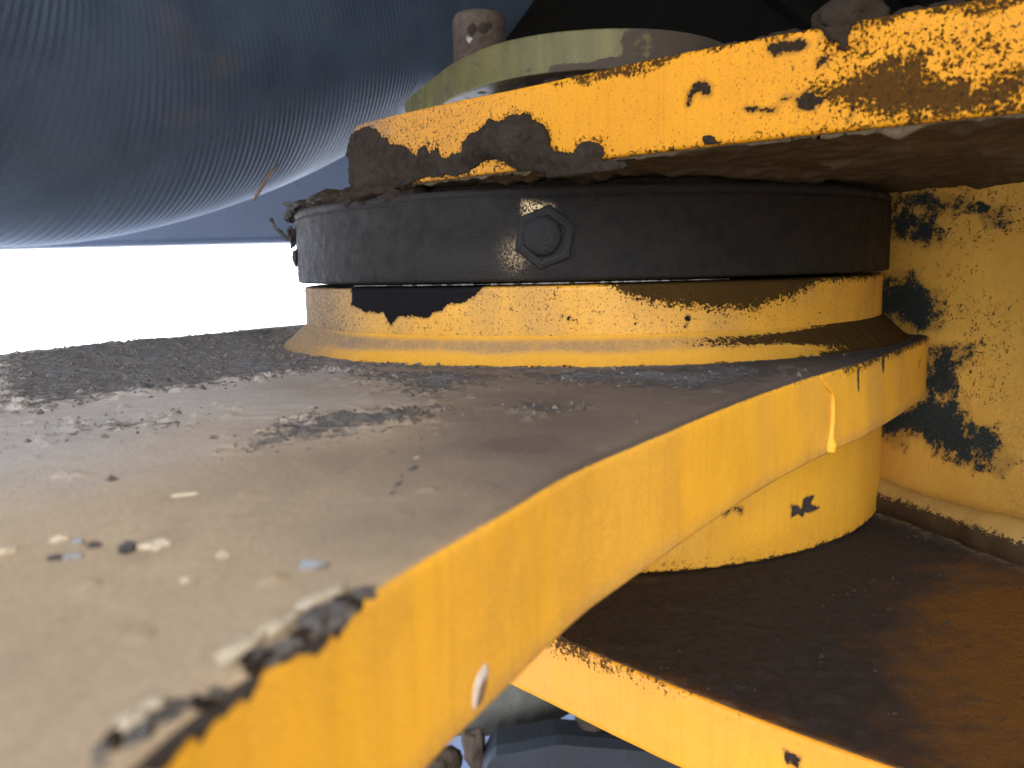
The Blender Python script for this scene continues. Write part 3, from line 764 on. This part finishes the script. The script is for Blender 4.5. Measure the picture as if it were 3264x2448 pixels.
# collar, weld fillet, boss
def collar_attr(T, Z, V):
    ch = np.zeros_like(T)
    kx = 1.72
    P = [(a * kx, b) for a, b in GRIME_TONGUE]
    k = (T > -150) & (T < -95)
    ch[k] = norm01(sdf(P, T[k] * kx, Z[k]), 1.8)
    ch[(T < -137) & (Z > -5.2)] = np.maximum(ch[(T < -137) & (Z > -5.2)], .55)
    for (a, b, r) in ((-80.3, -13.2, .75), (-80.6, -15.2, .4), (-98.5, -12, .35), (-97.5, -12.6, .4), (-106, -9.8, .3), (-93, -11.5, .3), (-88, -14.3, .3)):
        ch = np.maximum(ch, norm01(r - np.hypot((T - a) * kx, Z - b), 1.2))
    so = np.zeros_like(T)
    P = [(a * kx, b) for a, b in SOOT_SHADE_COLLAR]
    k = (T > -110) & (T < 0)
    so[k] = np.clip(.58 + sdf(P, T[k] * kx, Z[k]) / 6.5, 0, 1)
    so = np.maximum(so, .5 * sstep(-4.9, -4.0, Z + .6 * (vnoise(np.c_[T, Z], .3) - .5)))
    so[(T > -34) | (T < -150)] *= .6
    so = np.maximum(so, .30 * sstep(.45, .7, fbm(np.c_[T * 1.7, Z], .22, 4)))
    du = np.maximum(.95 * sstep(-124, -146, T), .35 * sstep(.4, .7, fbm(np.c_[T * 1.7, Z * .4], .08, 4, 3)))
    sp = .46 + .12 * sstep(-60, -90, T)
    return dict(chip=ch, soot_shade=so, dust_shade=du, spot=sp)
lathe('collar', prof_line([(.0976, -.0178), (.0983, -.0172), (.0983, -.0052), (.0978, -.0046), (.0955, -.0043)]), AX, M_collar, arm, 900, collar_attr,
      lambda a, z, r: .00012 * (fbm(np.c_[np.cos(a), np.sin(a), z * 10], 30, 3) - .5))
for ang in (-36.5, -35.2):
    pass
def weld_attr(T, Z, V):
    nz = vnoise(np.c_[T, Z * .5], .12)
    band = sstep(-21.6, -19.8, Z + 1.5 * (nz - .5)) * sstep(-17.2, -18.6, Z)
    right = sstep(-98, -62, T) * (T < 40)
    du = .8 * band * sstep(.12, .6, nz + .35) * (1 - .8 * right) + .95 * sstep(-126, -150, T)
    so = .85 * band * right + .95 * right * sstep(-68, -48, T) + .55 * sstep(-23.0, -23.9, Z + 1.1 * (vnoise(np.c_[T, Z], .45) - .5))  # dirt in the band; the dark right side also paints in shade
    return dict(chip=np.zeros_like(T), soot_shade=np.clip(so, 0, .95), dust_shade=np.clip(du, 0, 1), spot=.2 + .15 * right)
wp = []
for k in range(17):
    a = k / 16
    wp.append((.1086 - .0103 * (a ** .62) + .0009 * math.sin(a * math.pi), -.0242 + .0074 * a ** 1.15))
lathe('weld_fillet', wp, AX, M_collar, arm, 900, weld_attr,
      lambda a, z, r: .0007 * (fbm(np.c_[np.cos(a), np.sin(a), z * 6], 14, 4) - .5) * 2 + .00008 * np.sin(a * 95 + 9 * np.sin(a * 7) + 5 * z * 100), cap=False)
def boss_attr(T, Z, V):
    kx = 1.74
    ch = np.zeros_like(T); k = (T > -80) & (T < -50)
    for p in (BOSS_CHIP, BOSS_SCUFF):
        P = [(a * kx, b) for a, b in p]
        ch[k] = np.maximum(ch[k], norm01(sdf(P, T[k] * kx, Z[k]), 1.2 if p is BOSS_CHIP else 2.0))
    for i in range(9):
        ch = np.maximum(ch, norm01(.28 - np.hypot((T + 84 - i * 1.45) * kx, Z + 75.6 - .12 * (i % 3)), 1.2) * (.4 + .6 * (i < 3)))
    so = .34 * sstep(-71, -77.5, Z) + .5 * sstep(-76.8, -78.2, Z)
    return dict(chip=ch, soot_shade=so, dust_shade=.18 * vnoise(np.c_[T, Z], .1), spot=.12 + .25 * sstep(-66, -76, Z))
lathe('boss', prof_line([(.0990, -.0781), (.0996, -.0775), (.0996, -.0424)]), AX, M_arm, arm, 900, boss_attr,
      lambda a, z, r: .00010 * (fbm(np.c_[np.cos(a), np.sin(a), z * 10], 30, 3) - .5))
M_wash = dirt_mat('washer_steel', (.12, .13, .11), (.06, .065, .055), (.2, .2, .16), 200, .6, .0003)
lathe('washer', [(.0962, -.0794), (.0966, -.0782)], AX, M_wash, arm, 256)
# run of paint that hardened on the arm's edge, and a flake knocked out of its lower rim
NM = out_normals(MO[:-1]); NM = np.vstack([NM, NM[:1]])
dr = np.array(dense(DRIP, False, .35))
xy, nn = rim_pt(MO, NM, dr[:, 0], M_LEN)
rad = np.interp(np.linspace(0, 1, len(dr)), [0, .15, .5, .85, .93, 1], [.0002, .0004, .0006, .0007, .0015, .0012])
tube('paint_drip', np.c_[xy + nn * .0001, dr[:, 1] / 1000], rad, M_arm, arm, 14)
px_, pn_ = rim_pt(MO, NM, np.array([39.8]), M_LEN)
M_prim = plain('grey_primer', (.62, .56, .47), .6, var=.25, scale=500)
M_rust = plain('bare_rust', (.16, .085, .05), .8, var=.4, scale=700)
def flake(name, cx, cz, rx, rz, tilt, mat, h, lift=0):
    gs = np.linspace(-1.2, 1.2, 31); A, B = np.meshgrid(gs, gs)
    R = np.hypot(A, B) + .25 * (fbm(np.c_[A.ravel(), B.ravel()], 1.6, 3).reshape(A.shape) - .5)
    ca, sa = math.cos(tilt), math.sin(tilt)
    S_ = cx + (A * rx * ca - B * rz * sa); Z_ = cz + (A * rx * sa + B * rz * ca)
    xy, nn = rim_pt(MO, NM, S_.ravel(), M_LEN)
    P_ = np.c_[xy, Z_.ravel() / 1000].reshape(31, 31, 3); N_ = np.c_[nn, nn[:, 0] * 0].reshape(31, 31, 3)
    return relief(name, P_ + N_ * lift, N_, h * np.sqrt(np.clip(1.05 - R, 0.0, 1)), R < 1, mat, arm, .0002)
fl = flake('paint_flake', 39.7, -39.0, 1.15, 2.1, -.62, M_prim, .00035)
fl['label'] = 'pale ring of torn paint at the lower rim of the arm'
flake('rust_spot', 39.5, -39.4, .55, 1.4, -.62, M_rust, .0003, .00028)

# crumbs of dirt and torn paint along the near top rim
M_crumb = dirt_mat('rim_dirt', (.17, .155, .14), (.085, .077, .068), (.23, .205, .17), 1100, .9, .0005)
M_pale = plain('pale_grit', (.60, .50, .34), .7, var=.35, scale=600)
M_dark = plain('dark_grit', (.07, .06, .05), .75, var=.4, scale=600)
M_grey = plain('grey_grit', (.30, .31, .30), .7, var=.35, scale=600)
sM = arclen(MO) * 1000
def rim_at(x_mm, y_mm):
    i = np.argmin((MO[:, 0] * 1000 - x_mm) ** 2 + (MO[:, 1] * 1000 - y_mm) ** 2); return i
for k in range(26):
    s_ = .3 + k * .93
    big = vnoise(np.array([[k * .9, 0]]), .55, 3)[0]
    if k in (4, 9, 10, 11, 16): continue
    c_, n_r = rim_pt(MO, NM, np.array([s_]), M_LEN)
    c2_, _ = rim_pt(MO, NM, np.array([s_ + .5]), M_LEN)
    an = math.atan2(c2_[0][1] - c_[0][1], c2_[0][0] - c_[0][0])
    ins = .0006 + .0005 * big + (.0022 if k < 7 else 0) * random.uniform(.3, 1)
    c = c_[0] - n_r[0] * ins
    lump('rim_dirt', (c[0], c[1], -.02395), (.0007 + .0009 * big, .00045 + .0006 * big, .00025 + .0006 * big), (M_crumb, M_crumb, M_mudtop, M_crumb, M_crumb)[k % 5], arm, 240 + k, 1.15, 4, an + random.uniform(-.3, .3))
for k, (x, y) in enumerate([(-13.2, 56.8), (-17.6, 50.0), (-21.8, 42.8), (-15.6, 52.6)]):
    i = rim_at(x, y); tdir = MO[(i + 3) % len(MO)] - MO[i - 3]; an = math.atan2(tdir[1], tdir[0])
    c = MO[i] - NM[i] * .0023
    lump('paint_flake', (c[0], c[1], -.0232), (.0018, .0006, .00022), M_pale, arm, 60 + k, 1.2, 4, an)

# ============================================================ black seal ring
ring = thing('seal_ring', 'black greasy seal band around the hinge pin, between the yellow collar and upper plate', 'seal ring', (AX[0], AX[1], -.0034))
t = NT('greasy_band')
n1 = t.noise(260, 6, .62); n2 = t.noise(1900, 4, .65); n3 = t.noise(36, 4, .6); n4 = t.noise(900, 2, .5)
colr = t.mix(t.step(n3, .35, .7), (.0115, .0092, .0072), (.0165, .0125, .0088))
colr = t.mix(t.step(n1, .45, .75), colr, (.008, .0075, .007))
colr = t.mix(t.math('MULTIPLY', t.step(n2, .66, .72), .6), colr, (.16, .13, .10))
colr = t.mix(t.math('MULTIPLY', t.attr('dust_shade'), t.step(n1, .2, .8)), colr, (.06, .054, .047))
sh = t.math('MULTIPLY', t.attr('painted_glint'), t.step(n2, .44, .56))
colr = t.mix(sh, colr, (1.0, .74, .40))  # painted glint: a bright reflection laid in as a gold metal patch
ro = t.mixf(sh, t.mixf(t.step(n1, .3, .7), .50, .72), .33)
M_band = t.done(colr, ro, t.bump(n2, .0005, .9, t.bump(n1, .0005, .6)), sh, .22)
def band_attr(T, Z, V):
    kx = 1.745
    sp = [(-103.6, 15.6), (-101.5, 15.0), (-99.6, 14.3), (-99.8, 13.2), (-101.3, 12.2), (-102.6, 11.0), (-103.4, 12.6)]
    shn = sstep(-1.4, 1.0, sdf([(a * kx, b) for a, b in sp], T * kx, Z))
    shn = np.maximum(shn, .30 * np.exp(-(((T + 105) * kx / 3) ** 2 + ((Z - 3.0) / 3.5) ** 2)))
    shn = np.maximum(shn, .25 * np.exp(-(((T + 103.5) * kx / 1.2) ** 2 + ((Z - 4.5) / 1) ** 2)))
    du = .9 * sstep(-130, -155, T) + .35 * np.exp(-(((T + 113) * kx / 12) ** 2 + ((Z - 2) / 4) ** 2)) + .1 * sstep(16.5, 18.5, Z)
    du[(T > 0) & (T < 120)] = .5
    du[T > 120] = .9
    return dict(painted_glint=shn, dust_shade=np.clip(du, 0, 1))
def band_disp(a, z, r):
    d = np.degrees(a); d = np.where(d > 180, d - 360, d)
    left = sstep(-128, -155, d) + (d > 100)
    p = np.c_[np.cos(a), np.sin(a), z * 10]
    grv = -.0005 * np.exp(-((z - .0172) / .0004) ** 2)
    return grv + .00016 * (fbm(p, 40, 4) - .5) * 2 + np.clip(left, 0, 1) * (.0010 * np.clip(fbm(p, 34, 5, 7) - .42, 0, 1) + .0006 * np.clip(fbm(p, 110, 3, 2) - .5, 0, 1))
lathe('band', prof_line([(.0990, -.0034), (.0999, -.0030), (.1000, -.0024), (.1000, .0186), (.0994, .0194), (.0940, .0196)], .0004), AX, M_band, ring, 1100, band_attr, band_disp)
M_steel = plain('worn_steel', (.42, .41, .38), .38, 1.0, .5, 900, .0003)
tt = np.radians(np.linspace(-136, -74, 700))
lr = .00030 * sstep(.30, .6, vnoise(np.c_[np.arange(700), np.zeros(700)], .10)) * (.4 + .6 * vnoise(np.c_[np.arange(700), np.zeros(700)], .5, 5)) * np.interp(np.degrees(tt), [-136, -125, -90, -74], [.3, .8, 1, .1]) + .00004
o = tube('seal_lip', np.c_[AX[0] + .0986 * np.cos(tt), AX[1] + .0986 * np.sin(tt), np.full(700, -.0039)], lr, M_steel, ring, 8, False)
lathe('spacer', [(.0900, .0190), (.0900, .0222)], AX, M_mud, ring, 256)
# hexagonal plug with a round centre
def on_ring(T, z, lift=0.):
    a = math.radians(T); n = np.array([math.cos(a), math.sin(a), 0])
    return np.array([AX[0], AX[1], z]) + n * (.1 + lift), n
c0, nrm = on_ring(-100.6, .0071)
tx = np.cross([0, 0, 1.0], nrm); tz_ = np.array([0, 0, 1.0])
def disc_on(name, c, prof, n, mat, parent, rot=0., wob=0.):
    V, F = [], []
    for r, h in prof:
        for k in range(n):
            a = rot + 2 * math.pi * k / n
            V.append(c + tx * r * math.cos(a) + tz_ * r * math.sin(a) + nrm * h)
    V = np.array(V)
    if wob: V = V + nrm * (wob * (fbm(V, 500, 4)[:, None] - .5) * 2)
    m_ = len(prof)
    for i in range(m_ - 1):
        for k in range(n):
            F.append([i * n + k, i * n + (k + 1) % n, (i + 1) * n + (k + 1) % n, (i + 1) * n + k])
    F.append(list(range(n))[::-1]); F.append([(m_ - 1) * n + k for k in range(n)])
    return mesh_obj(name, V, F, mat, parent, n > 8)
M_plug = dirt_mat('plug_grease', (.0085, .0072, .006), (.0055, .0047, .004), (.012, .0095, .0075), 420, .75, .0004, .4)
hexp = disc_on('hex_plug', c0, [(.0078, -.002), (.0079, .0001), (.0075, .0005), (.0066, .0007), (.0056, .0007), (.0053, .0003), (.0040, .0002)], 6, M_plug, ring, .35, .0004)
hexp['label'] = 'greasy hexagonal plug on the front of the black band'
disc_on('plug_centre', c0 - tx * .0006 + tz_ * .0004, [(.0049, .0), (.0048, .0007), (.0042, .0012), (.0028, .0015), (.0014, .0016), (.0004, .0016)], 40, M_plug, hexp, 0, .0004)
# greasy, dusty fluff hanging from the left side of the ring
M_fluff = dirt_mat('dust_fluff', (.085, .078, .07), (.05, .045, .04), (.11, .10, .09), 900, .98, .0006)
def fluff(T, z, lift, size, seed):
    c, n = on_ring(T, z, lift)
    size = tuple(v * .62 for v in size)
    return lump('grease_fluff', c, size, M_fluff, ring, seed, 1.3, 4, math.radians(T))
for k, (T, z, lift, size) in enumerate([
    (-168, .0185, .0012, (.0035, .005, .0030)), (-160, .0205, .0002, (.004, .006, .0028)), (-172, .012, .0016, (.002, .004, .005)),
    (-165, .0125, .0015, (.0022, .004, .0035)), (-150, .0212, -.002, (.004, .007, .0022)), (-164, .0050, .0009, (.0013, .003, .004)), (176, .016, .001, (.003, .004, .004))]):
    fluff(T, z, lift, size, 80 + k)
for k in range(11):
    T = -178 + k * 5.2
    c, n = on_ring(T, .0203, -.0085 + .002 * random.random())
    lump('packed_dirt', c, (.0075, .0062, .0026 + .0012 * random.random()), M_mud, ring, 300 + k, .8, 4, math.radians(T))
c, n = on_ring(-166, .0125, .001)
st = [c + np.array(d) for d in ((0, 0, 0), (-.0018, -.001, -.0012), (-.0030, -.002, .0004), (-.0042, -.003, .0016), (-.0050, -.003, .0024), (-.0054, -.0035, .0044), (-.0060, -.004, .0050))]
tube('fluff_strand', dense([tuple(p[:2]) for p in st], False, .0002) if False else np.array([[np.interp(q, range(7), [p[i] for p in st]) for i in range(3)] for q in np.linspace(0, 6, 40)]),
     np.interp(np.linspace(0, 1, 40), [0, .3, .5, .8, 1], [.0011, .0006, .0007, .00045, .0006]), M_fluff, ring, 8, wob=.7, seed=4)
# little dusty hairs standing on the band's upper edge
V, F = [], []
for k in range(240):
    T = random.uniform(-175, -20); z = random.choice([.0192, .0192, random.uniform(-.002, .019)])
    c, n = on_ring(T, z, .0)
    d = np.array([random.uniform(-1, 1), random.uniform(-1, 1), random.uniform(-.2, 1)]) * .0008 * random.uniform(.3, 1.1) + n * .0004
    w = np.cross(d, n); w = w / (np.linalg.norm(w) + 1e-9) * .00006
    b = len(V); V += [c - w, c + w, c + d * .6 + w * .7 + n * .0001, c + d + n * .0001]; F += [[b, b + 1, b + 2], [b, b + 2, b + 3]]
hs = mesh_obj('dust_hairs', V, F, M_fluff, ring, False); hs['kind'] = 'stuff'

# ============================================================ pin retainer plate with its bolt
capt = thing('pin_retainer', 'greenish bare steel pin retainer plate with a lug and rusty bolt above the upper plate', 'pin retainer', (.0315, .307, .040))
CC = np.array([.0315, .3070]); CR = .0476
a0 = math.atan2(.2819 - CC[1], -.0119 - CC[0])
pts = []
p_l = [(-.0119, .2819), (-.0171, .2935), (-.0275, .3202), (-.0405, .3571)]
for a in np.linspace(math.radians(-150), math.radians(100), 60): pts.append((CC[0] + CR * math.cos(a), CC[1] + CR * math.sin(a)))
pts += [(-.005, .372), (-.030, .378), (-.040, .374), (-.0425, .366), (-.0405, .3571), (-.0340, .338), (-.0240, .3125), (-.0171, .2955)]
CO = dense(pts)
t = NT('olive_steel')
n1 = t.noise(160, 5, .6); n2 = t.noise(900, 4, .6); n3 = t.noise(130, 3, .5, (1, 1, .15)); n4 = t.noise(45, 4)
colr = t.mix(t.step(n3, .35, .7), (.120, .104, .034), (.078, .069, .025))
colr = t.mix(t.math('MULTIPLY', t.step(n1, .52, .7), .5), colr, (.07, .06, .036))
gr = t.step(t.math('ADD', t.attr('soot_shade'), t.math('MULTIPLY', t.math('SUBTRACT', n1, .5), 1.3)), .42, .56)
colr = t.mix(gr, colr, (.055, .042, .028))
M_olive = t.done(colr, t.mixf(gr, .48, .9), t.bump(n2, .0003, .7), t.mixf(gr, .2, 0.), .3)
def cap_attr(S, Z, V):
    th = np.degrees(np.arctan2(V[:, 1] - CC[1], V[:, 0] - CC[0]))
    so = sstep(-112, -52, th) * (np.abs(th) < 120) * .95
    so = np.maximum(so, .8 * sstep(61.5, 59, Z - .07 * np.clip(th + 110, 0, 60) * 1.0) * (th > -112) * (th < 0))
    so = np.maximum(so, .27 + 0 * Z)
    return dict(soot_shade=so)
plate('retainer_plate', CO, .0583, .0700, M_olive, capt, .0005, 14, cap_attr)
lathe('pin_head', [(.036, .0398), (.0365, .0405), (.0365, .0580), (.036, .0584)], (CC[0], CC[1]), M_mud, capt, 128)
M_boltrust = dirt_mat('rusty_bolt', (.085, .060, .042), (.045, .031, .022), (.11, .085, .065), 380, .8, .0005)
bc = np.array([-.0095, .3420])
bolt = lathe('bolt', [(.0112, .0688), (.0112, .0706), (.0105, .0710), (.0104, .0960), (.0096, .0978), (.0050, .0982), (.0004, .0982)], bc, M_boltrust, capt, 64, None,
             lambda a, z, r: .0006 * (fbm(np.c_[np.cos(a), np.sin(a), z * 60], 3.5, 4) - .5) * (r > .004))
bolt['label'] = 'rusty round headed bolt through the lug'
for k, (da, z, s, mt) in enumerate([(-104, .0900, .0018, M_mud), (-82, .0905, .0016, M_mud), (-110, .0868, .0012, M_steel), (-70, .0915, .0013, M_mud)]):
    a = math.radians(da); lump('bolt_scab', (bc[0] + (.0102) * math.cos(a), bc[1] + .0102 * math.sin(a), z), (s, s * .5, s * 1.2), mt, capt, 100 + k, .6, 3)
# dark dirt packed between the retainer and the upper plate
for k, (x, y, sx, sy, sz) in enumerate([(.030, .262, .022, .008, .009), (.052, .262, .014, .009, .012), (.012, .270, .012, .010, .007), (-.004, .286, .012, .014, .0065), (.066, .275, .012, .014, .014), (-.024, .300, .010, .014, .006), (-.036, .262, .008, .010, .004)]):
    lump('packed_dirt', (x, y, .0405), (sx, sy, sz), M_mud, capt, 120 + k, .45, 4, math.radians(-20))

# ============================================================ chips and grit lying on the arm
CH = [  # x, y mm, size mm (long, wide, high), turn, material, label
 (0, (1.3, .8, .55), .2, M_pale, 'pale yellow grit at the left end of the row of grit on the arm plate'),
 (1, (1.1, .7, .45), -.3, M_grey, 'grey white grit second from the left in the row on the arm plate'),
 (2, (.9, .6, .4), .5, M_dark, 'dark grit between pale bits in the row on the arm plate'),
 (3, (1.3, 1.0, .75), .1, M_dark, 'largest dark round grit in the row on the arm plate'),
 (4, (1.6, .6, .5), -.15, M_pale, 'long pale chip right beside the largest dark grit on the arm plate'),
 (5, (1.9, .6, .45), -.1, M_pale, 'pale flat chip at the right end of the row of grit on the arm plate'),
 (6, (1.5, .8, .5), .1, M_pale, 'yellow chip at the far left edge of the photo on the arm plate'),
 (7, (1.3, .6, .35), .0, M_dark, 'flat brown grey grit just below the row on the arm plate'),
 (8, (1.0, .5, .4), .4, M_grey, 'light grey sliver just below the row on the arm plate'),
 (9, (.75, .7, .55), 1.0, M_pale, 'pale round grit standing alone right of the row on the arm plate'),
 (10, (.7, .6, .4), .0, M_pale, 'tiny pale grit on bare dirt below the row of grit'),
 (11, (2.0, .9, .6), -.35, M_grey, 'grey shell shaped flake close to the near rim of the arm plate'),
 (12, (2.2, .5, .25), .2, M_pale, 'long flat white sliver farther back on the dirty arm plate'),
]
for i, sz, rot, mt, lab in CH:
    x, y = CHIPS[i]
    b = (x / 1000, y / 1000, -.0236)
    e = thing('grit_chip', lab, 'grit', b, 'grit and chips lying on the arm plate')
    o = lump('chip', (b[0], b[1], b[2] + sz[2] * .0003), tuple(v * .00062 for v in sz), mt, e, 140 + i, 1.0, 4, rot)
    # single-piece things: the mesh itself is the thing
    o.parent = None; o.location = e.location; o.name = 'grit_chip'
    for k_ in ('label', 'category', 'group'): o[k_] = e[k_]
    bpy.data.objects.remove(e)

# crack line of raised specks in the dirt film
for k in range(13):
    f = (k + random.uniform(-.4, .4)) / 12; x = np.interp(f * 4, range(5), [c[0] for c in CRACK]) + random.uniform(-.7, .7); y = np.interp(f * 4, range(5), [c[1] for c in CRACK])
    g = random.uniform(.4, 1.2)
    lump('dirt_speck', (x / 1000, y / 1000, -.02365), (.0003 * g, .0008 * g, .00016 * g), M_pale if k == 4 else M_crumb, arm, 160 + k, 1.0, 3, random.uniform(-.6, .6))

# ============================================================ big ribbed hose sagging behind
t = NT('hose_rubber')
n1 = t.noise(22, 4, .6); n2 = t.noise(700, 4, .6); n3 = t.noise(70, 5, .65)
colr = t.mix(t.step(n1, .35, .7), (.058, .078, .108), (.034, .047, .068))
colr = t.mix(t.math('MULTIPLY', t.step(n3, .55, .75), .4), colr, (.12, .11, .10))
n4 = t.noise(9, 3, .6)
colr = t.mix(t.math('MULTIPLY', t.step(n4, .62, .72), .5), colr, (.13, .095, .075))
M_hose = t.done(colr, .46, t.bump(n2, .0006, .5), spec=.4)
t.b.inputs['Sheen Weight'].default_value = .35; t.b.inputs['Sheen Roughness'].default_value = .5; t.b.inputs['Sheen Tint'].default_value = (.55, .75, 1, 1)
HOSE_C = [(-.36, .02, .44), (-.335, .12, .29), (-.30, .24, .17), (-.245, .36, .109), (-.175, .47, .129), (-.09, .58, .197), (.0, .68, .282), (.08, .76, .36), (.14, .82, .47)]
HR = .092
hp = np.array(HOSE_C); ti = np.linspace(0, len(hp) - 1, 2400)
def cr_spline(P, ts):
    o = []
    for t_ in ts:
        i = min(int(t_), len(P) - 2); f = t_ - i
        p0, p1, p2, p3 = P[max(i - 1, 0)], P[i], P[i + 1], P[min(i + 2, len(P) - 1)]
        o.append(.5 * ((2 * p1) + (-p0 + p2) * f + (2 * p0 - 5 * p1 + 4 * p2 - p3) * f * f + (-p0 + 3 * p1 - 3 * p2 + p3) * f ** 3))
    return np.array(o)
hc = cr_spline(hp, ti)
L = np.r_[0, np.cumsum(np.linalg.norm(np.diff(hc, axis=0), axis=1))]
q = np.arange(0, L[-1], .00055)
hc = np.stack([np.interp(q, L, hc[:, i]) for i in range(3)], 1)
NS = 144
aa = np.linspace(0, 2 * np.pi, NS, endpoint=False)
QQ, AA = np.meshgrid(q, aa, indexing='ij')
pn_ = np.c_[QQ.ravel() * 18, np.cos(AA).ravel() * 1.2, np.sin(AA).ravel() * 1.2]
fade = (.25 + .9 * sstep(.35, .65, fbm(pn_, 1.1, 3))).reshape(QQ.shape)
ph = (vnoise(pn_ * np.array([4, 1, 1]), 1.0, 40) * 2.2).reshape(QQ.shape)
ribs = HR + .00016 * fade * np.sin(2 * np.pi * QQ / .0033 + ph) + .0005 * (fbm(pn_, 2.5, 3, 9).reshape(QQ.shape) - .5)
h_o = tube('ribbed_hose', hc, ribs, M_hose, None, NS, False, wob=.010)
tag(h_o, 'big dark ribbed rubber hose sagging behind and above the hinge', 'hose')

# straw hanging in front of the far beam
M_straw = plain('dry_straw', (.17, .115, .085), .8, var=.3, scale=300)
s_o = tube('straw', np.array([(-.1155, .43, .0545), (-.1185, .425, .049), (-.122, .422, .0425), (-.1255, .42, .036)]), [.0006, .0009, .0010, .0007], M_straw, None, 8)
tag(s_o, 'thin reddish brown straw hanging below the big hose left of the ring', 'straw')

# ============================================================ machine body around the hinge, with added light blockers
M_chassis = plain('chassis_paint', (.0065, .0055, .004), .8, var=.3, scale=8, bump=.001, spec=.08)
M_beam = plain('blue_grey_paint', (.05, .075, .125), .5, var=.15, scale=6, bump=.0005)
bm = bmesh.new(); box_bm(bm, (-1.6, 1.50, .055), (.35, 1.62, .36), .01)
bt = thing('chassis_beam', 'blue grey cross beam with a straight lower edge far behind the hose', 'beam', (-.6, 1.56, .055))
bm_obj('beam', bm, M_beam, bt)
bm = bmesh.new(); box_bm(bm, (-1.6, 1.485, .34), (.35, 1.635, .365), .004); bm_obj('beam_flange', bm, M_beam, bt)
body = thing('machine_body', 'dark machine belly closing the view above the hinge, with added unseen light blockers', 'machine body', (.6, .9, .45))
bm = bmesh.new(); box_bm(bm, (-.26, -.25, .46), (2.4, 2.4, .60), .01); bm_obj('belly_light_block', bm, M_chassis, body)
bm = bmesh.new(); box_bm(bm, (-.95, .22, .47), (-.262, 2.4, .60), .01); bm_obj('belly_light_block', bm, M_chassis, body)  # added section keeping sky light off the top of the hose
bm = bmesh.new(); box_bm(bm, (.10, -2.5, 2.5), (2.2, -.55, 3.4), .05); bm_obj('sun_block_slab', bm, M_chassis, body)  # added unseen slab keeping the sun off the hinge
bm = bmesh.new(); box_bm(bm, (.15, -.6, .6), (1.9, .2, 3.3), .05); bm_obj('sun_block_column', bm, M_chassis, body)  # added unseen column, part of the sun block
bm = bmesh.new(); box_bm(bm, (-.036, .60, .10), (.295, .64, .458), .005); bm_obj('bulkhead', bm, M_chassis, body)
for k, x in enumerate((.14, .185, .23)):
    bm = bmesh.new(); box_bm(bm, (-.006, -.009, -.09), (.006, .009, .09), .002)
    bmesh.ops.rotate(bm, verts=bm.verts, cent=(0, 0, 0), matrix=Matrix.Rotation(math.radians(-52), 3, 'Y'))
    bmesh.ops.translate(bm, verts=bm.verts, vec=(x, .592, .215)); bm_obj('stiffener', bm, M_chassis, body)
bm = bmesh.new(); box_bm(bm, (.30, -.22, -.75), (.42, 1.2, .46), .01); bm_obj('right_light_block', bm, M_chassis, body)  # added unseen blocker that darkens the right side

# ============================================================ things seen through the gap below the arm
M_cast = plain('grey_casting', (.20, .20, .165), .6, var=.25, scale=40, bump=.001)
cs = thing('grey_casting', 'dull grey rounded casting with a streaked face, seen in the gap under the arm', 'casting', (.0, .50, -.33))
bm = bmesh.new(); bmesh.ops.create_uvsphere(bm, u_segments=160, v_segments=96, radius=1)
v = np.array([x.co[:] for x in bm.verts]); f = [[w.index for w in q_.verts] for q_ in bm.faces]; bm.free()
az_ = np.arctan2(v[:, 1], v[:, 0])
d = 1 + .010 * np.sin(az_ * 46 + 2.2 * v[:, 2]) * np.clip(fbm(v, 5, 3) * 2 - .6, 0, 1) + .03 * (fbm(v, 2.2, 3) - .5)
v = v * d[:, None] * np.array([.115, .075, .105])
mesh_obj('casing', v + np.array([-.025, .55, -.214]), f, M_cast, cs)
M_guard = plain('dark_blue_steel', (.040, .048, .058), .55, var=.3, scale=30, bump=.0005)
gd = thing('guard_plate', 'dark blue grey guard plate with a gently arched top edge, lowest thing in the gap', 'guard plate', (.04, .46, -.45))
xs = np.linspace(-.030, .20, 60); topz = np.interp(xs, [-.030, -.022, -.016, .022, .07, .20], [-.320, -.289, -.280, -.2735, -.2785, -.300])
V = []; 
for yy in (.452, .458, .475, .481):
    for x_, z_ in zip(xs, topz): V.append((x_, yy, z_ - (.003 if yy in (.452, .481) else 0)))
V2 = [(x_, yy, -.55) for yy in (.452, .481) for x_ in xs]
Fs = grid_faces(4, 60).tolist(); n_ = 240
for i in range(59):
    Fs.append([n_ + i, n_ + i + 1, i + 1, i]); Fs.append([180 + i, 180 + i + 1, n_ + 60 + i + 1, n_ + 60 + i])
for e0, e1 in ((0, 1),):
    Fs.append([n_, 0, 60, 120, 180, n_ + 60]); Fs.append([n_ + 59, n_ + 119, 239, 179, 119, 59])
mesh_obj('guard_panel', V + V2, Fs, M_guard, gd, False)
M_clod = dirt_mat('clod', (.10, .075, .055), (.05, .037, .027), (.13, .10, .075), 120, .95, .001)
for k, (c, s, lab) in enumerate([((-.054, .485, -.309), (.017, .012, .018), 'brown dirt clod against the near arm edge in the gap'),
                                 ((.0445, .475, -.277), (.012, .010, .0075), 'brown clod on the arched edge of the dark guard'),
                                 ((-.0285, .47, -.288), (.0075, .006, .014), 'narrow clod at the left corner of the dark guard'),
                                 ((.060, .49, -.276), (.010, .008, .009), 'almost black clod beside the lower plate on the guard')]):
    o = lump('dirt_clod', c, s, M_clod if k < 3 else M_plug, None, 200 + k, .6, 4)
    tag(o, lab, 'dirt clod', 'clods lodged around the guard plate')
